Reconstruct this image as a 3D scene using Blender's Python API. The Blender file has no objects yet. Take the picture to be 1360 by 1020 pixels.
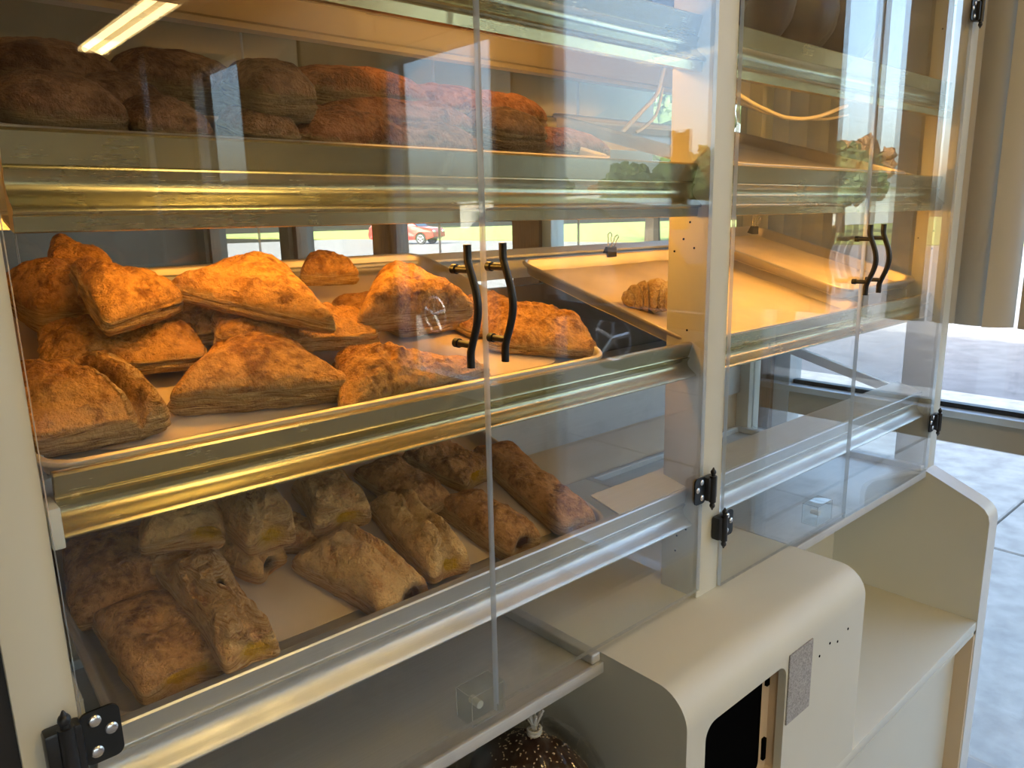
import bpy, bmesh, math, random
import numpy as np
from mathutils import Matrix, Vector, Euler

random.seed(7)
S = bpy.context.scene
COL = S.collection
PI = math.pi
H = 1.40                      # camera height above the shop floor

# ------------------------------------------------------------------ camera
cam_data = bpy.data.cameras.new('camera')
cam_data.sensor_width = 36.0
cam_data.lens = 36.0 * 1000.0 / 1360.0
cam_data.clip_start = 0.02
cam_data.clip_end = 400
camera = bpy.data.objects.new('camera', cam_data)
COL.objects.link(camera)
_R = Matrix(((0.74733182, -0.15811425, 0.64536427),
             (-0.66410691, -0.14649011, 0.73314573),
             (-0.0213813, -0.976494, -0.21448148)))
_M = (_R @ Matrix(((1, 0, 0), (0, -1, 0), (0, 0, -1)))).to_4x4()
_M.translation = Vector((0, -0.60, H))
camera.matrix_world = _M
S.camera = camera

# ------------------------------------------------------------------ sky, sun, exposure
world = bpy.data.worlds.new('sky_world')
S.world = world
world.use_nodes = True
wn = world.node_tree.nodes
wn.clear()
w_out = wn.new('ShaderNodeOutputWorld')
w_bg = wn.new('ShaderNodeBackground')
w_sky = wn.new('ShaderNodeTexSky')
w_sky.sky_type = 'NISHITA'
w_sky.sun_disc = False
w_sky.sun_elevation = math.radians(38)
w_sky.sun_rotation = math.radians(270)
w_sky.air_density = 1.0
w_sky.dust_density = 5.0
w_sky.ozone_density = 1.8
w_bg.inputs['Strength'].default_value = 0.72
world.node_tree.links.new(w_sky.outputs[0], w_bg.inputs[0])
world.node_tree.links.new(w_bg.outputs[0], w_out.inputs[0])

sun_d = bpy.data.lights.new('sun', 'SUN')
sun_d.energy = 5.5
sun_d.angle = math.radians(0.6)
sun_d.color = (1.0, 0.93, 0.82)
sun = bpy.data.objects.new('sun', sun_d)
COL.objects.link(sun)
sun.rotation_euler = Vector((0.79, -0.10, -0.60)).to_track_quat('-Z', 'Y').to_euler()
sun.location = (-8, 0, 12)

S.view_settings.view_transform = 'Standard'
S.view_settings.look = 'None'
S.view_settings.gamma = 1.0
S.view_settings.use_curve_mapping = False
S.view_settings.exposure = 1.1
S.cycles.max_bounces = 14
S.cycles.diffuse_bounces = 4
S.cycles.glossy_bounces = 6
S.cycles.transmission_bounces = 8
S.cycles.transparent_max_bounces = 40
S.cycles.sample_clamp_indirect = 6.0
S.cycles.caustics_reflective = False
S.cycles.caustics_refractive = False

LAMP = 15.0                   # strength of the warm tubes inside the case
TUBE = 14.0                    # strength of the ceiling tubes

# ------------------------------------------------------------------ material helpers
def new_mat(name):
    m = bpy.data.materials.new(name)
    m.use_nodes = True
    nt = m.node_tree
    nt.nodes.clear()
    out = nt.nodes.new('ShaderNodeOutputMaterial')
    return m, nt, out

def N(nt, kind, **kw):
    n = nt.nodes.new(kind)
    for k, v in kw.items():
        if hasattr(n, k) and k not in n.inputs:
            setattr(n, k, v)
        else:
            n.inputs[k].default_value = v
    return n

def ramp(nt, fac, stops):
    r = nt.nodes.new('ShaderNodeValToRGB')
    els = r.color_ramp.elements
    while len(els) < len(stops):
        els.new(0.5)
    for e, (p, c) in zip(els, stops):
        e.position = p
        e.color = (*c, 1) if len(c) == 3 else c
    nt.links.new(fac, r.inputs[0])
    return r.outputs[0]

def mixc(nt, fac, a, b, mode='MIX'):
    m = nt.nodes.new('ShaderNodeMix')
    m.data_type = 'RGBA'
    m.blend_type = mode
    for sock, v in ((m.inputs['Factor'], fac), (m.inputs[6], a), (m.inputs[7], b)):
        if isinstance(v, bpy.types.NodeSocket):
            nt.links.new(v, sock)
        elif isinstance(v, (int, float)):
            sock.default_value = v
        else:
            sock.default_value = (*v, 1)
    return m.outputs[2]

def mathn(nt, op, a, b=0.0, clamp=False):
    m = nt.nodes.new('ShaderNodeMath')
    m.operation = op
    m.use_clamp = clamp
    for s, v in ((m.inputs[0], a), (m.inputs[1], b)):
        if isinstance(v, bpy.types.NodeSocket):
            nt.links.new(v, s)
        else:
            s.default_value = v
    return m.outputs[0]

def noise(nt, vec, scale, detail=3.0, rough=0.55, dist=0.0):
    n = nt.nodes.new('ShaderNodeTexNoise')
    n.inputs['Scale'].default_value = scale
    n.inputs['Detail'].default_value = detail
    n.inputs['Roughness'].default_value = rough
    n.inputs['Distortion'].default_value = dist
    if vec is not None:
        nt.links.new(vec, n.inputs['Vector'])
    return n.outputs['Fac']

def objvec(nt, scale=None):
    t = nt.nodes.new('ShaderNodeTexCoord')
    v = t.outputs['Object']
    if scale:
        mp = nt.nodes.new('ShaderNodeMapping')
        mp.inputs['Scale'].default_value = scale
        nt.links.new(v, mp.inputs['Vector'])
        v = mp.outputs[0]
    return v

def bumpn(nt, h, strength, dist):
    b = nt.nodes.new('ShaderNodeBump')
    b.inputs['Strength'].default_value = strength
    b.inputs['Distance'].default_value = dist
    nt.links.new(h, b.inputs['Height'])
    return b.outputs[0]

def plain(name, col, rough=0.5, metal=0.0, var=0.06, scale=8.0, bump=0.0, bscale=60.0, spec=0.5, stretch=None):
    m, nt, out = new_mat(name)
    p = N(nt, 'ShaderNodeBsdfPrincipled', Roughness=rough, Metallic=metal)
    p.inputs['Specular IOR Level'].default_value = spec
    v = objvec(nt, stretch)
    f = noise(nt, v, scale, 4)
    lo = tuple(max(0, c * (1 - var)) for c in col)
    hi = tuple(min(1, c * (1 + var)) for c in col)
    nt.links.new(ramp(nt, f, [(0.3, lo), (0.7, hi)]), p.inputs['Base Color'])
    if bump:
        nt.links.new(bumpn(nt, noise(nt, v, bscale, 4), bump, 0.001), p.inputs['Normal'])
    nt.links.new(p.outputs[0], out.inputs[0])
    return m

def metal_mat(name, col, rough=0.25, var=0.12, grime=0.25, metal=1.0):
    """brushed sheet metal, brushed along X, with faint grime"""
    m, nt, out = new_mat(name)
    p = N(nt, 'ShaderNodeBsdfPrincipled', Metallic=metal, Roughness=rough)
    v = objvec(nt, (1.2, 120, 120))
    st = noise(nt, v, 6.0, 5, 0.6)
    v2 = objvec(nt)
    gr = noise(nt, v2, 9.0, 6, 0.65)
    lo = tuple(c * (1 - var) for c in col)
    base = ramp(nt, st, [(0.3, lo), (0.7, col)])
    g = ramp(nt, gr, [(0.52, (0, 0, 0)), (0.75, (1, 1, 1))])
    gm = mathn(nt, 'MULTIPLY', g, grime)
    base = mixc(nt, gm, base, tuple(c * 0.45 for c in col))
    nt.links.new(base, p.inputs['Base Color'])
    rr = mathn(nt, 'ADD', mathn(nt, 'MULTIPLY', st, 0.12), rough - 0.06)
    rr = mathn(nt, 'ADD', rr, mathn(nt, 'MULTIPLY', gm, 0.4))
    nt.links.new(rr, p.inputs['Roughness'])
    nt.links.new(bumpn(nt, st, 0.03, 0.0004), p.inputs['Normal'])
    nt.links.new(p.outputs[0], out.inputs[0])
    return m

def clear_sheet(name, tint=(0.97, 0.98, 0.97), ior=1.49, smudge_sheen=0.0, gain=1.0):
    """thin clear sheet: light passes straight, both faces mirror by Fresnel"""
    m, nt, out = new_mat(name)
    geo = nt.nodes.new('ShaderNodeNewGeometry')
    io = mathn(nt, 'ADD', mathn(nt, 'MULTIPLY', geo.outputs['Backfacing'], 1.0 / ior - ior), ior)
    fr = nt.nodes.new('ShaderNodeFresnel')
    inv = mathn(nt, 'ADD', mathn(nt, 'MULTIPLY', geo.outputs['Backfacing'], ior - 1.0 / ior), 1.0 / ior)
    # the Fresnel node inverts the index on back faces itself: feed it the inverse there
    nt.links.new(mathn(nt, 'ADD', mathn(nt, 'MULTIPLY', geo.outputs['Backfacing'], 1.0 / ior - ior), ior), fr.inputs['IOR'])
    tr = N(nt, 'ShaderNodeBsdfTransparent', Color=(*tint, 1))
    gl = N(nt, 'ShaderNodeBsdfGlossy', Color=(1, 1, 1, 1), Roughness=0.0)
    mx = nt.nodes.new('ShaderNodeMixShader')
    f = mathn(nt, 'MULTIPLY', fr.outputs[0], gain, True)
    nt.links.new(f, mx.inputs[0])
    nt.links.new(tr.outputs[0], mx.inputs[1])
    nt.links.new(gl.outputs[0], mx.inputs[2])
    last = mx.outputs[0]
    if smudge_sheen:
        d = N(nt, 'ShaderNodeBsdfDiffuse', Color=(0.8, 0.8, 0.78, 1))
        v = objvec(nt)
        k = ramp(nt, noise(nt, v, 9.0, 7, 0.7), [(0.55, (0, 0, 0)), (0.85, (1, 1, 1))])
        mx2 = nt.nodes.new('ShaderNodeMixShader')
        nt.links.new(mathn(nt, 'MULTIPLY', k, smudge_sheen), mx2.inputs[0])
        nt.links.new(last, mx2.inputs[1])
        nt.links.new(d.outputs[0], mx2.inputs[2])
        last = mx2.outputs[0]
    nt.links.new(last, out.inputs[0])
    return m

def emit(name, col, strength):
    m, nt, out = new_mat(name)
    e = N(nt, 'ShaderNodeEmission', Color=(*col, 1), Strength=strength)
    nt.links.new(e.outputs[0], out.inputs[0])
    return m

def pastry_mat(name, top_lo, top_hi, burnt, flaky_lo, flaky_hi, filling, spec=0.35, mottling=26.0):
    m, nt, out = new_mat(name)
    p = N(nt, 'ShaderNodeBsdfPrincipled', Roughness=0.62)
    p.inputs['Specular IOR Level'].default_value = spec
    p.inputs['Subsurface Weight'].default_value = 0.0
    a = nt.nodes.new('ShaderNodeAttribute')
    a.attribute_name = 'tone'
    sep = nt.nodes.new('ShaderNodeSeparateColor')
    nt.links.new(a.outputs['Color'], sep.inputs[0])
    side, fill, slit = sep.outputs[0], sep.outputs[1], sep.outputs[2]
    v = objvec(nt)
    n1 = noise(nt, v, mottling, 6, 0.6, 0.6)
    n2 = noise(nt, v, 330.0, 3, 0.6)
    n3 = noise(nt, v, 75.0, 5, 0.65, 1.0)
    top = ramp(nt, n1, [(0.30, top_lo), (0.52, top_hi), (0.70, tuple(min(1, c * 1.15) for c in top_hi))])
    dark = ramp(nt, n3, [(0.50, (0, 0, 0)), (0.72, (1, 1, 1))])
    top = mixc(nt, mathn(nt, 'MULTIPLY', dark, 0.75), top, burnt)
    sug = ramp(nt, n2, [(0.55, (0, 0, 0)), (0.75, (1, 1, 1))])
    top = mixc(nt, mathn(nt, 'MULTIPLY', sug, 0.55), top, tuple(min(1, c * 1.6 + .04) for c in top_hi))
    sp = ramp(nt, n2, [(0.25, (1, 1, 1)), (0.42, (0, 0, 0))])
    top = mixc(nt, mathn(nt, 'MULTIPLY', sp, 0.75), top, burnt)
    rd = a.outputs['Alpha']
    pk = ramp(nt, rd, [(0.48, (0, 0, 0)), (0.95, (1, 1, 1))])
    top = mixc(nt, mathn(nt, 'MULTIPLY', pk, 0.70), top, burnt)
    vl = ramp(nt, rd, [(0.12, (1, 1, 1)), (0.42, (0, 0, 0))])
    top = mixc(nt, mathn(nt, 'MULTIPLY', vl, 0.55), top, tuple(min(1, c * 1.25 + 0.03) for c in top_hi))
    # flaky layers follow the height of the piece
    vz = objvec(nt, (22, 22, 320))
    lay = noise(nt, vz, 1.0, 5, 0.65, 1.5)
    fl = ramp(nt, lay, [(0.33, burnt), (0.45, flaky_lo), (0.62, flaky_hi)])
    fl = mixc(nt, mathn(nt, 'MULTIPLY', dark, 0.25), fl, top_lo)
    sm = mathn(nt, 'ADD', side, mathn(nt, 'MULTIPLY', mathn(nt, 'SUBTRACT', n3, 0.5), 0.9))
    smr = ramp(nt, sm, [(0.40, (0, 0, 0)), (0.62, (1, 1, 1))])
    col = mixc(nt, smr, top, fl)
    col = mixc(nt, fill, col, filling)
    col = mixc(nt, slit, col, (0.035, 0.014, 0.006))
    nt.links.new(col, p.inputs['Base Color'])
    rgh = mathn(nt, 'SUBTRACT', 0.62, mathn(nt, 'MULTIPLY', fill, 0.42))
    nt.links.new(rgh, p.inputs['Roughness'])
    n4 = noise(nt, v, 150.0, 4, 0.6, 1.2)
    hgt = mathn(nt, 'ADD', mathn(nt, 'MULTIPLY', n2, 0.8), mathn(nt, 'MULTIPLY', n3, 0.9))
    hgt = mathn(nt, 'ADD', hgt, mathn(nt, 'MULTIPLY', n4, 0.8))
    hgt = mathn(nt, 'ADD', hgt, mathn(nt, 'MULTIPLY', mathn(nt, 'MULTIPLY', lay, smr), 1.6))
    nt.links.new(bumpn(nt, hgt, 1.0, 0.0060), p.inputs['Normal'])
    nt.links.new(p.outputs[0], out.inputs[0])
    return m

# ------------------------------------------------------------------ materials
M = {}
M['laminate'] = plain('cream_laminate', (0.63, 0.62, 0.53), 0.42, var=0.03, scale=3, spec=0.4, bump=0.05, bscale=220)
M['back_brown'] = plain('brown_back_board', (0.20, 0.145, 0.09), 0.5, var=0.08, scale=4)
M['laminate_tan'] = plain('tan_laminate', (0.60, 0.47, 0.31), 0.45, var=0.04, scale=3, bump=0.05, bscale=220)
M['edge_band'] = plain('edge_band', (0.66, 0.66, 0.62), 0.35, var=0.03)
M['dark_gap'] = plain('rubber_gap_black', (0.012, 0.012, 0.013), 0.5)  # rubber black, also the painted gap strip by the left post
M['black_plastic'] = plain('black_plastic', (0.012, 0.013, 0.015), 0.33, var=0.2, spec=0.5)
M['black_void'] = plain('hole_shade_black', (0.003, 0.003, 0.003), 0.9, spec=0.0)  # flat black put in for the shade inside holes, slots and cavity
M['plate_dark'] = plain('dark_hinge_plate', (0.03, 0.035, 0.04), 0.3, metal=0.6)
M['rivet'] = plain('rivet_metal', (0.75, 0.75, 0.76), 0.25, metal=1.0)
M['gold'] = metal_mat('gold_lip_metal', (0.52, 0.46, 0.27), 0.24, var=0.06, grime=0.18)  # gold tint in the base colour of the upper three lips
M['steel'] = metal_mat('brushed_steel', (0.70, 0.70, 0.70), 0.38, metal=0.8)
M['steel_dull'] = metal_mat('dull_galvanised_steel', (0.60, 0.60, 0.58), 0.50, grime=0.35, metal=0.35)
M['pan'] = metal_mat('aluminium_pan', (0.62, 0.58, 0.54), 0.42, grime=0.3, metal=0.8)
M['acrylic'] = clear_sheet('clear_acrylic', smudge_sheen=0.014)
M['acrylic_back'] = clear_sheet('back_acrylic', (0.93, 0.94, 0.90), smudge_sheen=0.02)
M['glass'] = clear_sheet('window_glass', (0.95, 0.97, 0.96), 1.5)
M['film'] = clear_sheet('bag_film', (0.92, 0.92, 0.91), 1.5, smudge_sheen=0.30, gain=1.8)  # pale veil put into the film colour for its wrinkle highlights
M['block'] = clear_sheet('clear_block', (0.90, 0.93, 0.92), 1.5, smudge_sheen=0.30)  # pale veil in the colour brightens the block like sheen
M['acrylic_edge'] = None
def _edge():
    m, nt, out = new_mat('acrylic_sawn_edge')
    d = N(nt, 'ShaderNodeBsdfTranslucent', Color=(0.75, 0.77, 0.76, 1))
    g = N(nt, 'ShaderNodeBsdfPrincipled', Roughness=0.25)
    g.inputs['Base Color'].default_value = (0.62, 0.64, 0.63, 1)
    t = N(nt, 'ShaderNodeBsdfTransparent', Color=(0.8, 0.82, 0.82, 1))
    v = objvec(nt, (60, 60, 1.5))
    k = ramp(nt, noise(nt, v, 3.0, 4), [(0.35, (0.15, 0.15, 0.15)), (0.65, (0.75, 0.75, 0.75))])
    m1 = nt.nodes.new('ShaderNodeMixShader')
    nt.links.new(k, m1.inputs[0])
    nt.links.new(d.outputs[0], m1.inputs[1])
    nt.links.new(g.outputs[0], m1.inputs[2])
    m2 = nt.nodes.new('ShaderNodeMixShader')
    m2.inputs[0].default_value = 0.30
    nt.links.new(m1.outputs[0], m2.inputs[1])
    nt.links.new(t.outputs[0], m2.inputs[2])
    nt.links.new(m2.outputs[0], out.inputs[0])
    return m
M['acrylic_edge'] = _edge()
M['parchment'] = plain('parchment_paper', (0.66, 0.52, 0.40), 0.75, var=0.08, scale=14, bump=0.25, bscale=90)
M['paper_brown'] = plain('toasted_parchment', (0.80, 0.66, 0.46), 0.7, var=0.10, scale=10, bump=0.2, bscale=60)
M['lamp_warm'] = emit('warm_lamp_tube', (1.0, 0.45, 0.062), LAMP)
M['lamp_dim'] = emit('warm_lamp_tube_dim', (1.0, 0.47, 0.09), LAMP * 0.45)
M['tube'] = emit('ceiling_tube', (1.0, 0.67, 0.26), TUBE)
M['velcro'] = plain('grey_hook_strip', (0.36, 0.35, 0.34), 0.95, var=0.35, scale=420, bump=0.8, bscale=600, spec=0.1)
M['cable'] = plain('white_cable', (0.78, 0.74, 0.66), 0.5)
M['wall_cream'] = plain('cream_wall', (0.55, 0.47, 0.34), 0.8, var=0.05, scale=3)
M['wall_dark'] = plain('dim_wall', (0.20, 0.16, 0.12), 0.85, var=0.1, scale=2)
M['ceiling'] = plain('ceiling_board', (0.62, 0.55, 0.42), 0.85, var=0.05)
M['floor'] = plain('shop_floor_vinyl', (0.30, 0.28, 0.25), 0.5, var=0.1, scale=4)
M['wood'] = plain('brown_post_wood', (0.20, 0.11, 0.055), 0.55, var=0.3, scale=6, stretch=(30, 30, 1.5))
M['alu_frame'] = plain('anodised_frame', (0.50, 0.53, 0.55), 0.38, metal=0.4, var=0.05)
M['frame_tan'] = plain('tan_frame_paint', (0.36, 0.31, 0.24), 0.5)
M['blind'] = plain('vinyl_blind', (0.52, 0.50, 0.45), 0.55, var=0.04, scale=3)
M['concrete'] = plain('pavement_concrete', (0.42, 0.39, 0.345), 0.9, var=0.20, scale=9.0, bump=0.8, bscale=55, spec=0.12)
M['asphalt'] = plain('asphalt', (0.165, 0.16, 0.16), 0.9, var=0.18, scale=5, bump=0.5, bscale=60, spec=0.08)
M['grass'] = plain('grass_ground', (0.16, 0.20, 0.04), 0.9, var=0.4, scale=0.6)
M['leaf'] = plain('tree_leaf', (0.045, 0.07, 0.018), 0.8, var=0.5, scale=3, bump=1.0, bscale=8)
M['leaf_rust'] = plain('rusty_leaf', (0.16, 0.08, 0.025), 0.8, var=0.5, scale=3, bump=1.0, bscale=8)
M['bark'] = plain('bark', (0.06, 0.045, 0.03), 0.9)
M['white_clad'] = plain('white_cladding', (0.78, 0.77, 0.72), 0.6, var=0.04)
M['car_paint'] = plain('dark_car_paint', (0.012, 0.016, 0.024), 0.12, var=0.1, spec=0.7)
M['car_glass'] = plain('car_glass', (0.01, 0.012, 0.014), 0.05, spec=0.8)
M['tyre'] = plain('tyre_rubber', (0.015, 0.015, 0.015), 0.8)
M['alloy'] = plain('alloy_rim', (0.62, 0.63, 0.65), 0.25, metal=0.9)
M['red_paint'] = plain('red_car_paint', (0.45, 0.02, 0.02), 0.2)
M['loaf_dark'] = plain('dark_crust', (0.040, 0.014, 0.007), 0.45, var=0.35, scale=40, bump=0.5, bscale=160)
M['seed'] = plain('sesame_seed', (0.72, 0.60, 0.40), 0.5)
M['fascia'] = plain('header_fascia', (0.60, 0.52, 0.38), 0.55, var=0.05)
M['white_plastic'] = plain('white_plastic_block', (0.72, 0.72, 0.68), 0.4)

CUST, BERRY, HOLE = (0.78, 0.42, 0.02), (0.045, 0.006, 0.006), (0.03, 0.015, 0.008)
PSPEC = {
    'golden': ((0.40, 0.160, 0.030), (0.64, 0.33, 0.085), (0.15, 0.042, 0.008), (0.56, 0.31, 0.085), (0.84, 0.58, 0.24)),
    'sugar':  ((0.44, 0.175, 0.045), (0.64, 0.32, 0.105), (0.19, 0.060, 0.015), (0.60, 0.33, 0.11), (0.82, 0.53, 0.23)),
    'pale':   ((0.70, 0.29, 0.072), (0.90, 0.49, 0.175), (0.36, 0.110, 0.024), (0.74, 0.37, 0.110), (0.92, 0.60, 0.28)),
    'croissant': ((0.58, 0.37, 0.16), (0.78, 0.58, 0.30), (0.40, 0.20, 0.06), (0.75, 0.56, 0.30), (0.88, 0.74, 0.48)),
    'dark':   ((0.17, 0.072, 0.032), (0.27, 0.135, 0.065), (0.085, 0.030, 0.012), (0.28, 0.17, 0.075), (0.42, 0.29, 0.15)),
    'red':    ((0.24, 0.075, 0.026), (0.36, 0.135, 0.050), (0.11, 0.030, 0.010), (0.40, 0.22, 0.085), (0.55, 0.36, 0.16)),
}
_pm = {}
def get_pastry_mat(kind, fill):
    key = (kind, fill)
    if key not in _pm:
        f = {'custard': CUST, 'berry': BERRY, 'hole': HOLE}[fill]
        _pm[key] = pastry_mat('pastry_%s_%s' % key, *PSPEC[kind], f)
    return _pm[key]

# ------------------------------------------------------------------ object helpers
def link(o, parent=None):
    COL.objects.link(o)
    if parent is not None:
        o.parent = parent
    return o

def tag(o, label=None, cat=None, group=None, kind=None):
    if label: o['label'] = label
    if cat: o['category'] = cat
    if group: o['group'] = group
    if kind: o['kind'] = kind
    return o

def empty(name, loc=(0, 0, 0), label=None, cat=None, group=None, rot=(0, 0, 0)):
    o = bpy.data.objects.new(name, None)
    o.empty_display_size = 0.05
    o.location = loc
    o.rotation_euler = rot
    link(o)
    return tag(o, label, cat, group)

class MB:
    """collects shapes in one bmesh"""
    def __init__(self):
        self.bm = bmesh.new()
    def box(self, x0, x1, y0, y1, z0, z1, bevel=0.0, seg=2, mi=0):
        r = bmesh.ops.create_cube(self.bm, size=1.0)
        vs = r['verts']
        for v in vs:
            v.co = Vector(((x0 + x1) / 2 + v.co.x * (x1 - x0), (y0 + y1) / 2 + v.co.y * (y1 - y0), (z0 + z1) / 2 + v.co.z * (z1 - z0)))
        fs = {f for v in vs for f in v.link_faces}
        for f in fs: f.material_index = mi
        if bevel:
            es = {e for v in vs for e in v.link_edges}
            bmesh.ops.bevel(self.bm, geom=list(es), offset=bevel, segments=seg, affect='EDGES', profile=0.5)
        return self
    def cyl(self, p0, p1, r0, r1=None, n=16, mi=0):
        p0, p1 = Vector(p0), Vector(p1)
        d = p1 - p0
        r1 = r0 if r1 is None else r1
        mat = Matrix.Translation((p0 + p1) / 2) @ d.to_track_quat('Z', 'Y').to_matrix().to_4x4()
        r = bmesh.ops.create_cone(self.bm, cap_ends=True, segments=n, radius1=r0, radius2=r1, depth=d.length, matrix=mat)
        for f in {f for v in r['verts'] for f in v.link_faces}: f.material_index = mi
        return self
    def ball(self, c, r, sc=(1, 1, 1), u=14, v=8, mi=0):
        mat = Matrix.Translation(c) @ Matrix.Diagonal((sc[0], sc[1], sc[2], 1))
        q = bmesh.ops.create_uvsphere(self.bm, u_segments=u, v_segments=v, radius=r, matrix=mat)
        for f in {f for w in q['verts'] for f in w.link_faces}: f.material_index = mi
        return self
    def prism(self, pts, axis, a, b, mi=0):
        """extrude a closed 2-D outline along an axis: 'x' takes (y,z), 'y' takes (x,z), 'z' takes (x,y)"""
        def P(p, t):
            return {'x': (t, p[0], p[1]), 'y': (p[0], t, p[1]), 'z': (p[0], p[1], t)}[axis]
        A = [self.bm.verts.new(P(p, a)) for p in pts]
        B = [self.bm.verts.new(P(p, b)) for p in pts]
        n = len(pts)
        fs = [self.bm.faces.new(A), self.bm.faces.new(list(reversed(B)))]
        for i in range(n):
            fs.append(self.bm.faces.new((A[i], B[i], B[(i + 1) % n], A[(i + 1) % n])))
        for f in fs: f.material_index = mi
        return self
    def tube(self, pts, r, n=10, closed=False, mi=0, radii=None):
        pts = [Vector(p) for p in pts]
        m = len(pts)
        rings = []
        up = None
        for i, p in enumerate(pts):
            a = pts[(i - 1) % m] if (closed or i > 0) else p
            b = pts[(i + 1) % m] if (closed or i < m - 1) else p
            t = (b - a).normalized()
            if up is None:
                up = Vector((0, 0, 1)) if abs(t.z) < 0.9 else Vector((0, 1, 0))
            s = t.cross(up).normalized()
            up = s.cross(t).normalized()
            rr = radii[i] if radii else r
            rings.append([self.bm.verts.new(p + rr * (math.cos(2 * PI * k / n) * s + math.sin(2 * PI * k / n) * up)) for k in range(n)])
        fs = []
        for i in range(m if closed else m - 1):
            A, B = rings[i], rings[(i + 1) % m]
            for k in range(n):
                fs.append(self.bm.faces.new((A[k], A[(k + 1) % n], B[(k + 1) % n], B[k])))
        if not closed:
            fs.append(self.bm.faces.new(list(reversed(rings[0]))))
            fs.append(self.bm.faces.new(rings[-1]))
        for f in fs: f.material_index = mi
        return self
    def build(self, name, mats, parent=None, smooth=None, loc=None, rot=None):
        bmesh.ops.recalc_face_normals(self.bm, faces=self.bm.faces[:])
        me = bpy.data.meshes.new(name)
        self.bm.to_mesh(me)
        self.bm.free()
        if not isinstance(mats, (list, tuple)): mats = [mats]
        for m in mats: me.materials.append(m)
        if smooth is not None:
            me.polygons.foreach_set('use_smooth', [True] * len(me.polygons))
            me.set_sharp_from_angle(angle=math.radians(smooth))
        o = bpy.data.objects.new(name, me)
        link(o, parent)
        if loc is not None: o.location = loc
        if rot is not None: o.rotation_euler = rot
        return o

def rrect(x0, x1, y0, y1, r, n=6):
    pts = []
    for cx, cy, a0 in ((x1 - r, y1 - r, 0), (x0 + r, y1 - r, 90), (x0 + r, y0 + r, 180), (x1 - r, y0 + r, 270)):
        for k in range(n + 1):
            a = math.radians(a0 + 90 * k / n)
            pts.append((cx + r * math.cos(a), cy + r * math.sin(a)))
    return pts

def sheet(name, x0, x1, y0, y1, z0, z1, mat, edge, parent=None):
    """thin clear sheet whose narrow rim faces take the sawn-edge material"""
    mb = MB().box(x0, x1, y0, y1, z0, z1)
    dims = (x1 - x0, y1 - y0, z1 - z0)
    thin = dims.index(min(dims))
    for f in mb.bm.faces:
        f.normal_update()
        f.material_index = 0 if abs(f.normal[thin]) > 0.9 else 1
    return mb.build(name, [mat, edge], parent)

def bar(name, x0, x1, y0, y1, z0, z1, mat, parent=None, bevel=0.0):
    return MB().box(x0, x1, y0, y1, z0, z1, bevel).build(name, mat, parent, smooth=30 if bevel else None)

# ================================================================== SETTING
GZ = 0.0                                    # floor and ground level
WX = 2.05                                   # plane of the window wall
def struct(o):
    o['kind'] = 'structure'
    return o

struct(bar('floor', -4.2, WX - 0.04, -6.4, 5.2, -0.12, GZ, M['floor']))
struct(bar('ceiling', -4.2, WX + 0.06, -6.4, 5.2, 2.75, 2.95, M['ceiling']))
struct(bar('wall_left', -4.3, -4.2, -6.4, 5.2, GZ, 2.75, M['wall_dark']))
struct(bar('wall_back', -4.2, WX, 5.1, 5.2, GZ, 2.75, M['wall_dark']))
YF = -6.3                                   # unseen shop front; its three window bays are added to let in daylight
wf = MB()
wf.box(-4.2, WX, YF - 0.1, YF, GZ, 0.45).box(-4.2, WX, YF - 0.1, YF, 2.65, 2.75)
for xa, xb in ((-4.2, -3.95), (-2.15, -2.0), (-0.2, -0.05), (0.95, WX)):
    wf.box(xa, xb, YF - 0.1, YF, 0.45, 2.65)
struct(wf.build('wall_front', M['wall_dark']))
for k, (xa, xb) in enumerate(((-3.95, -2.15), (-2.0, -0.2), (-0.05, 0.95))):
    wroot = struct(empty('window_%d' % (10 + k), ((xa + xb) / 2, YF - 0.05, 0.45)))
    fm = MB()
    for a_, b_ in ((xa, xa + 0.05), (xb - 0.05, xb)):
        fm.box(a_, b_, YF - 0.08, YF - 0.02, 0.45, 2.65)
    fm.box(xa + 0.05, xb - 0.05, YF - 0.08, YF - 0.02, 0.45, 0.50).box(xa + 0.05, xb - 0.05, YF - 0.08, YF - 0.02, 2.60, 2.65)
    for o_ in (fm.build('window_frame', M['alu_frame'], wroot), MB().box(xa + 0.05, xb - 0.05, YF - 0.053, YF - 0.047, 0.5, 2.6).build('pane', M['glass'], wroot)):
        o_.location = (-(xa + xb) / 2, -YF + 0.05, -0.45)
# window wall: unseen parapet added for its shade, glazed bays between posts, solid ends
wr = MB()
wr.box(WX - 0.06, WX + 0.10, -6.4, 5.2, 2.70, 5.6)
for ya, yb in ((-6.4, -6.05), (-5.80, -4.96), (-4.11, -2.57)):
    wr.box(WX - 0.06, WX + 0.10, ya, yb, 0, 2.70)
wr.box(WX - 0.06, WX + 0.10, -6.05, -5.80, 0, 1.40)
wr.box(WX - 0.06, WX + 0.10, -4.96, -4.11, 0, 1.60)
wr.box(WX - 0.06, WX + 0.10, -4.96, -4.11, 2.42, 2.70)
wr.box(WX - 0.06, WX + 0.10, 4.95, 5.2, 0, 2.70)
wr.box(WX - 0.06, WX + 0.10, 3.6, 3.72, 0, 2.70)
struct(wr.build('wall_right', M['wall_dark']))

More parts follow.
